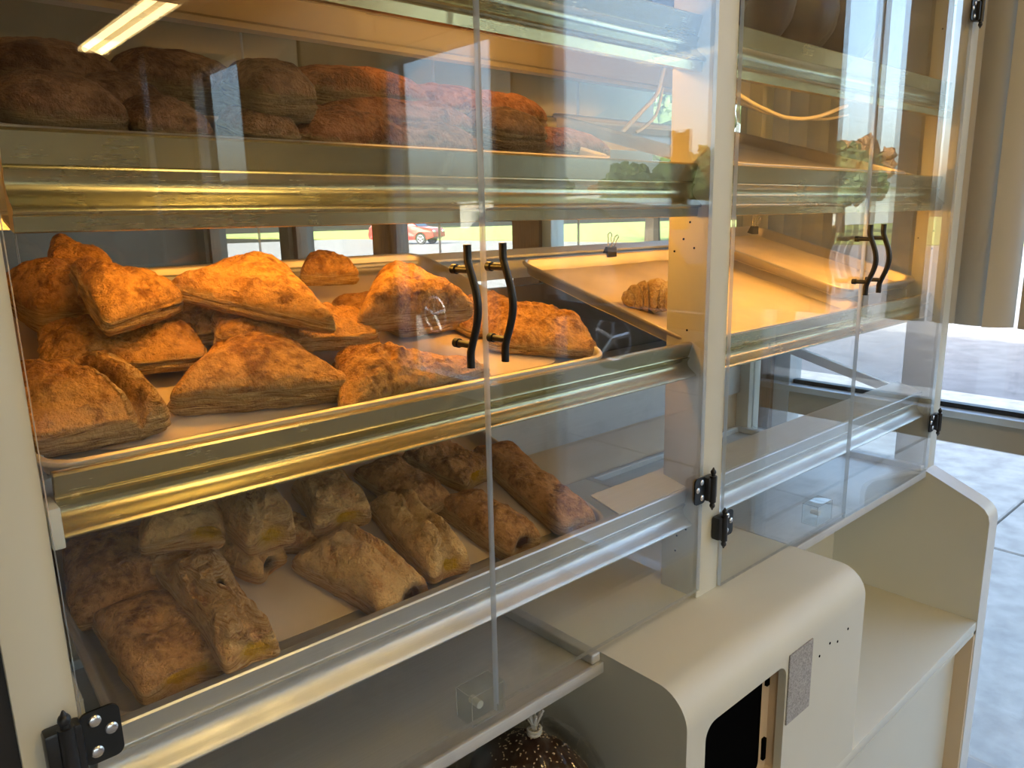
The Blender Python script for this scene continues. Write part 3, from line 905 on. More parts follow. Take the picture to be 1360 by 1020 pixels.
# doors -------------------------------------------------------------
def bow_handle(name, x, z0, z1, parent):
    """black bow handle standing off the door on two posts"""
    mb = MB()
    pts = []
    n = 22
    for k in range(n + 1):
        t = k / n
        z = z0 + (z1 - z0) * t
        w = math.sin(PI * min(max((t - 0.12) / 0.76, 0), 1)) ** 1.3
        y = -0.030 - 0.0135 * w
        pts.append((x, y, z))
    # flat oval bar
    rings = []
    for (px, y, z) in pts:
        ring = []
        for k in range(10):
            a = 2 * PI * k / 10
            ring.append(mb.bm.verts.new((px + 0.0036 * math.cos(a), y + 0.0046 * math.sin(a), z)))
        rings.append(ring)
    for A, B in zip(rings[:-1], rings[1:]):
        for k in range(10):
            mb.bm.faces.new((A[k], A[(k + 1) % 10], B[(k + 1) % 10], B[k]))
    mb.bm.faces.new(rings[0]); mb.bm.faces.new(list(reversed(rings[-1])))
    h = mb.build(name, M['black_plastic'], parent, smooth=50)
    zt = z0 + (z1 - z0) * 0.80
    zl = z0 + (z1 - z0) * 0.19
    for z in (zt, zl):
        MB().cyl((x, -0.012, z), (x, -0.031, z), 0.0036, n=12).build('stand_off', M['black_plastic'], h, smooth=40)
        MB().cyl((x, -0.0062, z), (x, -0.0125, z), 0.0048, n=14).build('washer', M['plate_dark'], h, smooth=40)
    return h

def clear_block(x0, x1, z0, z1, parent):
    mb = MB().box(x0, x1, 0.0005, 0.030, z0, z1, 0.0015, 1)
    o = mb.build('catch_block', M['block'], parent)
    rim = MB()
    for (a, b) in (((x0, .0006, z0), (x1, .0006, z0)), ((x0, .0006, z1), (x1, .0006, z1)), ((x0, .0295, z1), (x1, .0295, z1)), ((x0, .0006, z0), (x0, .0006, z1)), ((x1, .0006, z0), (x1, .0006, z1)), ((x0, .0295, z0), (x0, .0295, z1)), ((x0, .0006, z1), (x0, .0295, z1)), ((x1, .0006, z1), (x1, .0295, z1)), ((x0, .0006, z0), (x0, .0295, z0))):
        rim.cyl(a, b, 0.0005, n=6)
    rim.build('block_edge', M['acrylic_edge'], o)
    MB().cyl(((x0 + x1) / 2 - 0.008, 0.006, (z0 + z1) / 2), ((x0 + x1) / 2 - 0.008, 0.022, (z0 + z1) / 2), 0.0048, n=16).build('magnet', M['white_plastic'], o)
    return o

def door_leaf(x0, x1, hx, bx, zb=ZB):
    d = sheet('door', x0, x1, -0.006, 0.0, zb, ZT - 0.02, M['acrylic'], M['acrylic_edge'], case)
    cp(d)
    h = bow_handle('handle', hx, H - 0.142, H - 0.023, d)
    if bx: clear_block(bx[0], bx[1], bx[2], bx[3], d)
    return d
SEAM = 0.4905
door_leaf(X0 + 0.0015, SEAM - 0.0015, 0.4490, None, H - 0.556)
door_leaf(SEAM + 0.0015, CX0 - 0.0015, 0.4935, (0.458, 0.506, H - 0.565, H - 0.527), H - 0.549)
S2 = 1.360
door_leaf(CX1 + 0.0015, S2 - 0.0015, 1.317, (1.262, 1.318, H - 0.562, H - 0.524), H - 0.562)
door_leaf(S2 + 0.0015, X1 - 0.0015, 1.370, None, H - 0.572)

# hinges ------------------------------------------------------------
def hinge(xp, side, z, scale=1.0):
    """side=-1: plate on the door left of the post; +1: right of it"""
    root = empty('hinge', (0, 0, 0)); root.parent = case
    root.location = (-0.9 + xp, -0.25, z)
    s = side * scale
    k = scale
    pl = MB()
    pts = rrect(0, 0.0255 * k, -0.020 * k, 0.020 * k, 0.006 * k, 5)
    pl.prism([(p[0] * side, p[1]) for p in pts], 'y', -0.0085, -0.0062)
    pl.build('door_plate', M['plate_dark'], root)
    for (px, pz) in ((0.0095, 0.0125), (0.0190, 0.0025), (0.0085, -0.0110)):
        MB().ball((s * px, -0.0088, k * pz), 0.0046 * k, (1, 0.45, 1), 16, 8).build('rivet', M['rivet'], root, smooth=80)
    b = MB()
    xa, xb = sorted((-s * 0.0215, s * 0.0015))
    b.box(xa, xb, -0.015, -0.0005, -0.018 * k, 0.018 * k, 0.003)
    b.build('hinge_body', M['black_plastic'], root, smooth=40)
    kn = MB()
    xk = -s * 0.0085
    kn.cyl((xk, -0.015, -0.020 * k), (xk, -0.015, 0.020 * k), 0.0052 * k, n=14)
    for q in (1, -1):
        kn.cyl((xk, -0.015, q * 0.020 * k), (xk, -0.015, q * 0.0225 * k), 0.0032 * k, n=12)
        kn.ball((xk, -0.015, q * 0.0255 * k), 0.0042 * k, (1, 1, 1.1), 12, 8)
        kn.cyl((xk, -0.015, q * 0.028 * k), (xk, -0.015, q * 0.0325 * k), 0.0028 * k, 0.0008, n=10)
    kn.build('knuckle', M['black_plastic'], root, smooth=50)
    return root
hinge(X0 - 0.002, 1, H - 0.379, 1.1)
hinge(CX0 + 0.002, -1, H - 0.389)
hinge(CX1 - 0.001, 1, H - 0.460)
hinge(X1 + 0.004, -1, H - 0.462)
hinge(X1 + 0.004, -1, H + 0.383)
hinge(X0 - 0.002, 1, H + 0.43)
hinge(CX0 + 0.002, -1, H + 0.43)

# white cables looped along the back of the right bay
def cable(name, pts, r, label):
    P = [Vector(p) for p in pts]
    P = [P[0] * 2 - P[1]] + P + [P[-1] * 2 - P[-2]]
    out = []
    for i in range(1, len(P) - 2):
        for k in range(10):
            t = k / 10
            out.append(0.5 * ((2 * P[i]) + (P[i + 1] - P[i - 1]) * t + (2 * P[i - 1] - 5 * P[i] + 4 * P[i + 1] - P[i + 2]) * t * t + (3 * P[i] - P[i - 1] - 3 * P[i + 1] + P[i + 2]) * t ** 3))
    out.append(P[-2])
    o = MB().tube(out, r, 10).build(name, M['cable'], smooth=60)
    return tag(o, label, 'cable')
cable('cable', [(1.254, 0.200, 1.610), (1.273, 0.200, 1.607), (1.338, 0.200, 1.593), (1.442, 0.200, 1.581), (1.555, 0.200, 1.591), (1.685, 0.200, 1.623)], 0.0042, 'thicker white cable looped under the highest shelf, right bay')
cable('cable', [(1.254, 0.215, 1.607), (1.273, 0.215, 1.601), (1.421, 0.215, 1.587), (1.605, 0.215, 1.591), (1.725, 0.215, 1.608)], 0.0028, 'thinner white cable hanging behind the thick looped one')
cable('cable', [(1.182, 0.300, 1.682), (1.171, 0.300, 1.650), (1.155, 0.300, 1.613), (1.109, 0.300, 1.578), (1.052, 0.300, 1.537)], 0.0040, 'white cable dropping beside the centre post above the top shelf')
cable('cable', [(1.186, 0.310, 1.629), (1.169, 0.310, 1.583), (1.138, 0.310, 1.559), (1.110, 0.310, 1.546)], 0.0030, 'short thin white cable below the dropping one by the centre post')


# ================================================================== PANS AND PAPER
TRAY = {'mid': (H - 0.170, 0.29), 'low': (H - 0.398, 0.26), 'top': (H + 0.072, 0.29), 'upper': (H + 0.257, 0.29)}
def pan(key, x0, x1, y0, depth, label, lift=0.0, shift=0.0, paper='parchment', plabel=None, zrot=0.0, pin=0.020):
    """sheet pan with rolled rim, lying on a sloping shelf; local origin at the front left of the rim plane"""
    zr, k = TRAY[key]
    th = math.atan(k)
    W = x1 - x0
    root = empty('sheet_pan', (x0, y0, zr + (y0 - 0.045) * k + lift), label, 'tray', rot=(th, 0, zrot))
    prof = [(0.0, -0.020), (0.010, -0.0205), (0.014, -0.018), (0.0205, -0.002), (0.022, 0.0012), (0.0245, 0.0022), (0.0275, 0.0012), (0.0285, -0.0016), (0.0270, -0.0042), (0.0245, -0.0046), (0.0225, -0.0020), (0.0165, -0.0185), (0.012, -0.0215), (0.0, -0.0215)]
    off0 = 0.0285
    mb = MB()
    rings = []
    for (o, z) in prof:
        ins = off0 - o
        pts = rrect(ins, W - ins, ins, depth - ins, max(0.004, 0.032 - ins), 7)
        rings.append([mb.bm.verts.new((x, y, z)) for x, y in pts])
    n = len(rings[0])
    for A, B in zip(rings[:-1], rings[1:]):
        for i in range(n):
            mb.bm.faces.new((A[i], A[(i + 1) % n], B[(i + 1) % n], B[i]))
    mb.bm.faces.new(rings[0]); mb.bm.faces.new(list(reversed(rings[-1])))
    mb.build('pan_body', M['pan'], root, smooth=50)
    if paper:
        pm = MB()
        g = 0.020 + pin
        nx, ny = 40, 26
        vs = [[None] * (ny + 1) for _ in range(nx + 1)]
        vb = [[None] * (ny + 1) for _ in range(nx + 1)]
        for i in range(nx + 1):
            for j in range(ny + 1):
                x = g + (W - 2 * g) * i / nx
                y = g + (depth - 2 * g) * j / ny
                rc = 0.035
                ex, ey = max(0.0, abs(x - W / 2) - (W / 2 - g - rc)), max(0.0, abs(y - depth / 2) - (depth / 2 - g - rc))
                dd_ = math.hypot(ex, ey)
                if ex > 0 and ey > 0 and dd_ > rc:
                    x += (ex * rc / dd_ - ex) * (1 if x > W / 2 else -1)
                    y += (ey * rc / dd_ - ey) * (1 if y > depth / 2 else -1)
                zz = -0.0186 + 0.0009 * (math.sin(i * 0.9 + j * 0.35) + math.sin(j * 0.8 - i * 0.2)) * 0.5
                vs[i][j] = pm.bm.verts.new((x, y, zz + 0.0002)); vb[i][j] = pm.bm.verts.new((x, y, zz - 0.0002))
        for i in range(nx):
            for j in range(ny):
                pm.bm.faces.new((vs[i][j], vs[i + 1][j], vs[i + 1][j + 1], vs[i][j + 1]))
                pm.bm.faces.new((vb[i][j], vb[i][j + 1], vb[i + 1][j + 1], vb[i + 1][j]))
        for i in range(nx):
            pm.bm.faces.new((vs[i][0], vb[i][0], vb[i + 1][0], vs[i + 1][0]))
            pm.bm.faces.new((vs[i][ny], vs[i + 1][ny], vb[i + 1][ny], vb[i][ny]))
        for j in range(ny):
            pm.bm.faces.new((vs[0][j], vs[0][j + 1], vb[0][j + 1], vb[0][j]))
            pm.bm.faces.new((vs[nx][j], vb[nx][j], vb[nx][j + 1], vs[nx][j + 1]))
        o = pm.build('parchment_sheet', M[paper], smooth=60, loc=root.location.copy(), rot=(th, 0, zrot))
        tag(o, plabel, 'paper')
    return root
pan('mid', 0.083, 0.727, 0.0285, 0.440, 'aluminium sheet pan full of golden turnovers on the middle shelf', plabel='parchment under the golden turnovers on the middle shelf')
pan('low', 0.108, 0.732, 0.0285, 0.430, 'aluminium sheet pan full of strudels on the low shelf', plabel='parchment under the strudels on the low shelf')
pan('top', 0.083, 0.740, 0.0285, 0.430, 'aluminium sheet pan of brown loaves on the top shelf', plabel='parchment under the brown loaves on the top shelf')
pan('mid', 0.885, 1.45, 0.020, 0.385, 'nearly empty sheet pan with one croissant on the middle shelf', paper='paper_brown', plabel='toasted parchment under the croissant', pin=-0.010)
pan('mid', 1.415, 1.757, 0.045, 0.415, 'empty sheet pan overlapping the croissant one at the right end', lift=0.022, paper='paper_brown', plabel='toasted parchment in the empty pan at the right end', pin=-0.010)
pan('top', 1.02, 1.66, 0.045, 0.42, 'bare sheet pan on the top shelf in the right bay', paper=None)
pan('upper', 0.96, 1.60, 0.045, 0.42, 'sheet pan of bagged dark rolls on the highest shelf, right bay', paper=None)
pan('upper', 0.20, 0.66, 0.20, 0.25, 'short pan at the back of the highest shelf, left bay', paper=None)

# binder clips on the rear rims
def clip(x, y, z, th, label):
    root = empty('binder_clip', (x, y, z), label, 'clip', rot=(th, 0, 0))
    MB().prism([(-0.008, 0.0), (0.008, 0.0), (0.003, 0.018), (-0.003, 0.018)], 'x', -0.013, 0.013).build('clip_body', M['black_plastic'], root)
    for s in (1, -1):
        MB().tube([(-0.006, s * 0.003, 0.018), (-0.004, s * 0.007, 0.032), (-0.006, s * 0.009, 0.040), (0.0, s * 0.0095, 0.044), (0.006, s * 0.009, 0.040), (0.004, s * 0.007, 0.032), (0.006, s * 0.003, 0.018)], 0.0009, 6).build('wire_arm', M['rivet'], root, smooth=60)
    return root
clip(1.130, 0.388, H - 0.075, 0.25, 'black binder clip on the rear rim of the croissant pan')
clip(1.69, 0.415, H - 0.048, 0.25, 'black binder clip on the rear rim of the right end pan')

# ================================================================== PASTRIES
def hash3(ix, iy, iz, seed):
    h = (ix.astype(np.int64) * 374761393 + iy.astype(np.int64) * 668265263 + iz.astype(np.int64) * 1274126177 + seed * 974711) & 0xffffffff
    h = ((h ^ (h >> 13)) * 1274126177) & 0xffffffff
    h = ((h ^ (h >> 16)) * 2246822519) & 0xffffffff
    return ((h ^ (h >> 15)) & 0xffffff) / float(0xffffff)
def vnoise(P, seed):
    i = np.floor(P)
    f = P - i
    u = f * f * f * (f * (f * 6 - 15) + 10)
    i = i.astype(np.int64)
    r = 0
    for dx in (0, 1):
        for dy in (0, 1):
            for dz in (0, 1):
                w = (u[:, 0] if dx else 1 - u[:, 0]) * (u[:, 1] if dy else 1 - u[:, 1]) * (u[:, 2] if dz else 1 - u[:, 2])
                r = r + w * hash3(i[:, 0] + dx, i[:, 1] + dy, i[:, 2] + dz, seed)
    return r * 2 - 1
def fbm(P, seed, oc=4, gain=0.5):
    a, r, t = 1.0, 0, 0
    for k in range(oc):
        r = r + a * vnoise(P * (2 ** k) + 17.3 * k, seed + k)
        t += a
        a *= gain
    return r / t
def ridged(P, seed, oc=3):
    a, r, t = 1.0, 0, 0
    for k in range(oc):
        r = r + a * (1 - np.abs(vnoise(P * (2 ** k) + 9.1 * k, seed + k)) * 2)
        t += a
        a *= 0.5
    return r / t

def outline_radius(th, poly, p):
    c = np.mean(np.array(poly), axis=0)
    acc = np.zeros_like(th)
    n = len(poly)
    for i in range(n):
        a = np.array(poly[i]) - c
        b = np.array(poly[(i + 1) % n]) - c
        e = b - a
        nn = np.array([e[1], -e[0]]) / np.hypot(*e)
        d = nn @ a
        acc += np.maximum(0, (np.cos(th) * nn[0] + np.sin(th) * nn[1]) / d) ** p
    return acc ** (-1 / p)

def pastry_mesh(name, kind, L, W, Hh, seed, bump=1.0, layers=0, wrinkle=0.0, fold=None, seam=None, slits=(), fillend=None, fillside=None):
    rnd = random.Random(seed)
    NT, NR, NS, NBt = 168, 40, 14, 6
    th = np.linspace(0, 2 * PI, NT, endpoint=False)
    j = lambda q: rnd.uniform(-q, q)
    if kind == 'tri':
        a = rnd.uniform(-0.12, 0.12) * L
        poly = [(-L / 2, -W / 2 + j(.06) * W), (L / 2, -W / 2 + j(.1) * W), (a + 0.10 * L, W / 2), (a - 0.10 * L, W / 2)]
        pw = 9
    elif kind == 'loaf':
        poly = [(-L / 2, -W * .30), (-L * .38, -W / 2), (L * .38, -W / 2 + j(.06) * W), (L / 2, -W * .30), (L / 2, W * .30), (L * .36, W / 2), (-L * .36, W / 2), (-L / 2, W * .3)]
        pw = 8
    else:
        poly = [(-L / 2, -W / 2 + j(.06) * W), (L / 2, -W / 2 + j(.06) * W), (L / 2 + j(.03) * L, W / 2 + j(.05) * W), (-L / 2 + j(.03) * L, W / 2)]
        pw = 11
    R = outline_radius(th, poly, pw)
    R = R * (1 + 0.075 * fbm(np.stack([np.cos(th) * 1.7, np.sin(th) * 1.7, th * 0], 1), seed + 50, 4, 0.6))
    t = Hh * (0.50 if layers else 0.42)                     # height of the flaky edge
    rings_xy, rings_z, side, topm = [], [], [], []
    cs, sn = np.cos(th), np.sin(th)
    # top, centre to rim
    rr = np.linspace(0, 1, NR + 1)[1:] ** 0.85
    for r in rr:
        z = t + (Hh - t) * (1 - r ** 2.6) ** 0.62
        rings_xy.append((R * r * cs, R * r * sn)); rings_z.append(np.full(NT, z))
        side.append(np.full(NT, max(0, (r - 0.90) / 0.10) * 0.55)); topm.append(np.full(NT, 1.0 if r < .93 else (1 - r) / .07))
    # flaky side, rim to base
    for k in range(1, NS + 1):
        q = k / NS
        z = t * (1 - q)
        bul = 1 + 0.035 * math.sin(PI * q) - 0.10 * q ** 3
        lay = 0.030 * np.array([vnoise(np.array([[math.cos(x) * 2.2, math.sin(x) * 2.2, q * 5.5]]), seed + 80)[0] for x in th]) if False else 0
        rings_xy.append((R * bul * cs, R * bul * sn)); rings_z.append(np.full(NT, z))
        side.append(np.full(NT, 1.0 - 0.35 * max(0, q - .75) / .25)); topm.append(np.zeros(NT))
    for k in range(1, NBt):
        q = 1 - k / NBt
        rings_xy.append((R * 0.90 * q * cs, R * 0.90 * q * sn)); rings_z.append(np.full(NT, 0.0))
        side.append(np.full(NT, 0.3)); topm.append(np.zeros(NT))
    Xc = np.concatenate([[0.0]] + [a[0] for a in rings_xy] + [[0.0]])
    Yc = np.concatenate([[0.0]] + [a[1] for a in rings_xy] + [[0.0]])
    Zc = np.concatenate([[Hh]] + rings_z + [[0.0]])
    SD = np.concatenate([[0.0]] + side + [[0.3]])
    TM = np.concatenate([[1.0]] + topm + [[0.0]])
    Pm = np.stack([Xc, Yc, Zc], 1)
    rad = np.hypot(Xc, Yc) + 1e-6
    ux, uy = Xc / rad, Yc / rad
    isside = ((SD > 0.6) & (TM < 0.05)).astype(float)
    # flaky layers in the side: thin sheets pushed in and out
    LP = np.stack([Xc * 28, Yc * 28, Zc * 260], 1)
    lay = ridged(LP, seed + 3, 3)
    amp = 0.0030 if layers else 0.0016
    g = (lay * amp - amp * .2) * np.clip(SD, 0, 1)
    crev = np.exp(-((Zc / t - 0.70 - 0.16 * fbm(Pm * np.array([26, 26, 1]), seed + 71, 2)) / 0.10) ** 2) * np.clip(SD, 0, 1) * isside
    crev = crev * np.clip(0.55 + 0.9 * fbm(Pm * np.array([30, 30, 4]), seed + 72, 2), 0, 1.2)
    g = g - crev * (0.0055 if layers else 0.0030)
    Xc = Xc + ux * g; Yc = Yc + uy * g
    bend = rnd.uniform(-0.4, 0.25) * 0.012
    Zc = Zc + np.clip(Zc / Hh, 0, 1) * bend * (Pm[:, 0] / (L / 2)) ** 2
    # broad swell, dimples and crumpled skin on top
    up = np.clip(Zc / Hh, 0, 1)
    b = bump
    Zc = Zc + up * TM * b * (0.0085 * fbm(Pm * 21, seed, 3) + 0.0042 * fbm(Pm * 60, seed + 9, 3) + 0.0013 * fbm(Pm * 190, seed + 11, 2))
    cr = np.maximum(0, ridged(Pm * np.array([24, 40, 40]), seed + 21, 3) - 0.35)
    Zc = Zc - up * TM * 0.004 * b * cr
    wf = np.clip(SD * 0.0, 0, 1)
    if wrinkle:
        WP = np.stack([Pm[:, 0] * 13, Pm[:, 1] * 62 + 1.6 * fbm(Pm * 26, seed + 5, 2), Pm[:, 2] * 40], 1)
        wv = ridged(WP, seed + 31, 2)
        Zc = Zc + up * TM * wrinkle * (0.0100 * wv - 0.002)
        wf = TM * np.clip(0.5 + wv * 0.5, 0, 1) * 0.8 * wrinkle
        gx = 0.004 * wrinkle * fbm(Pm * 40, seed + 37, 2) * up
        Xc = Xc + gx; Yc = Yc + 0.6 * gx
    if fold:
        # a lengthwise crease with the edge beyond it rolled into a lip
        y0 = fold[0] + 0.010 * np.sin(Pm[:, 0] / L * 4)
        dd = Pm[:, 1] - y0
        Zc = Zc - up * 0.017 * np.exp(-(dd / 0.0045) ** 2) * (Pm[:, 0] > -L * 0.30)
        Zc = np.where((dd > 0) & (TM > 0), Zc - up * 0.004 + up * 0.007 * np.exp(-((dd - 0.016) / 0.010) ** 2), Zc)
        wf = np.maximum(wf, np.exp(-((dd + 0.006) / 0.006) ** 2) * 0.9 * (Pm[:, 0] > -L * .3))
        wf = np.maximum(wf, np.clip(dd / 0.02, 0, 1) * 0.75)
    if seam:
        y0, dpt = seam
        dd = Pm[:, 1] - y0 - 0.003 * np.sin(Pm[:, 0] * 90)
        Zc = Zc - up * TM * dpt * np.exp(-(dd / 0.004) ** 2) + up * TM * dpt * 0.5 * np.exp(-((dd - 0.009) / 0.006) ** 2)
    if kind == 'rect' and wrinkle:
        Zc = Zc * (1 - 0.22 * np.clip(np.abs(Pm[:, 0]) / (L / 2), 0, 1.1) ** 4)
        Yc = Yc * (1 + 0.10 * np.sin(Pm[:, 0] / L * 5 + seed))
    rdg = np.clip(0.5 + 0.55 * (1.0 * fbm(Pm * 55, seed + 9, 3) + 0.55 * fbm(Pm * 21, seed, 3)) + 0.55 * fbm(Pm * 170, seed + 15, 2) - 0.5 * cr, 0, 1)
    if wrinkle:
        rdg = np.clip(0.45 - 0.8 * wv * min(1, wrinkle * 1.3) + 0.3 * (rdg - 0.5), 0, 1)
    slit = np.zeros_like(Xc)
    for (sx, sy, ang, ln) in slits:
        ca, sa = math.cos(math.radians(ang)), math.sin(math.radians(ang))
        u_ = (Pm[:, 0] - sx) * ca + (Pm[:, 1] - sy) * sa
        v_ = -(Pm[:, 0] - sx) * sa + (Pm[:, 1] - sy) * ca
        gdt = np.exp(-(u_ / (ln * .8)) ** 2 - (v_ / 0.0052) ** 2) * TM
        Zc = Zc - 0.009 * gdt
        slit = np.maximum(slit, np.clip(gdt * 2.2 - 0.75, 0, 1))
    fill = np.zeros_like(Xc)
    def opening(c, nrm, wd, hd, depth):
        nonlocal Xc, Yc, fill
        d_out = (Pm[:, 0] * nrm[0] + Pm[:, 1] * nrm[1])
        tl = -(Pm[:, 0] - c[0]) * nrm[1] + (Pm[:, 1] - c[1]) * nrm[0]
        lim = c[0] * nrm[0] + c[1] * nrm[1]
        face = np.clip((d_out - lim * 0.80) / (abs(lim) * 0.12), 0, 1)
        g_ = np.exp(-((tl / wd) ** 2 + ((Pm[:, 2] - Hh * 0.42) / hd) ** 2) ** 1.5) * face
        Xc = Xc - nrm[0] * depth * g_
        Yc = Yc - nrm[1] * depth * g_
        fill = np.maximum(fill, np.clip(g_ * 1.6 - 0.5 + 0.3 * fbm(Pm * 120, seed + 61, 2), 0, 1) * (g_ > 0.2))
    if fillend:
        opening((L / 2, fillend[1] * W * 0.25), (1, 0), W * 0.30, Hh * 0.27, 0.012)
    if fillside:
        opening((fillside[1], -W / 2), (0, -1), fillside[2] * 0.8, Hh * 0.24, 0.012)
    SD2 = np.clip(np.maximum(SD, wf), 0, 1)
    verts = np.stack([Xc, Yc, Zc], 1)
    nring = len(rings_xy)
    faces = []
    for k in range(NT):
        faces.append((0, 1 + k, 1 + (k + 1) % NT))
    for r in range(nring - 1):
        a0, b0 = 1 + r * NT, 1 + (r + 1) * NT
        for k in range(NT):
            k2 = (k + 1) % NT
            faces.append((a0 + k, b0 + k, b0 + k2, a0 + k2))
    last = 1 + (nring - 1) * NT
    tip = len(verts) - 1
    for k in range(NT):
        faces.append((last + k, tip, last + (k + 1) % NT))
    me = bpy.data.meshes.new(name)
    me.from_pydata(verts.tolist(), [], faces)
    at = me.color_attributes.new('tone', 'FLOAT_COLOR', 'POINT')
    colr = np.stack([SD2, fill, slit, rdg], 1).astype(np.float32)
    at.data.foreach_set('color', colr.ravel())
    me.polygons.foreach_set('use_smooth', [True] * len(me.polygons))
    me.update()
    return me

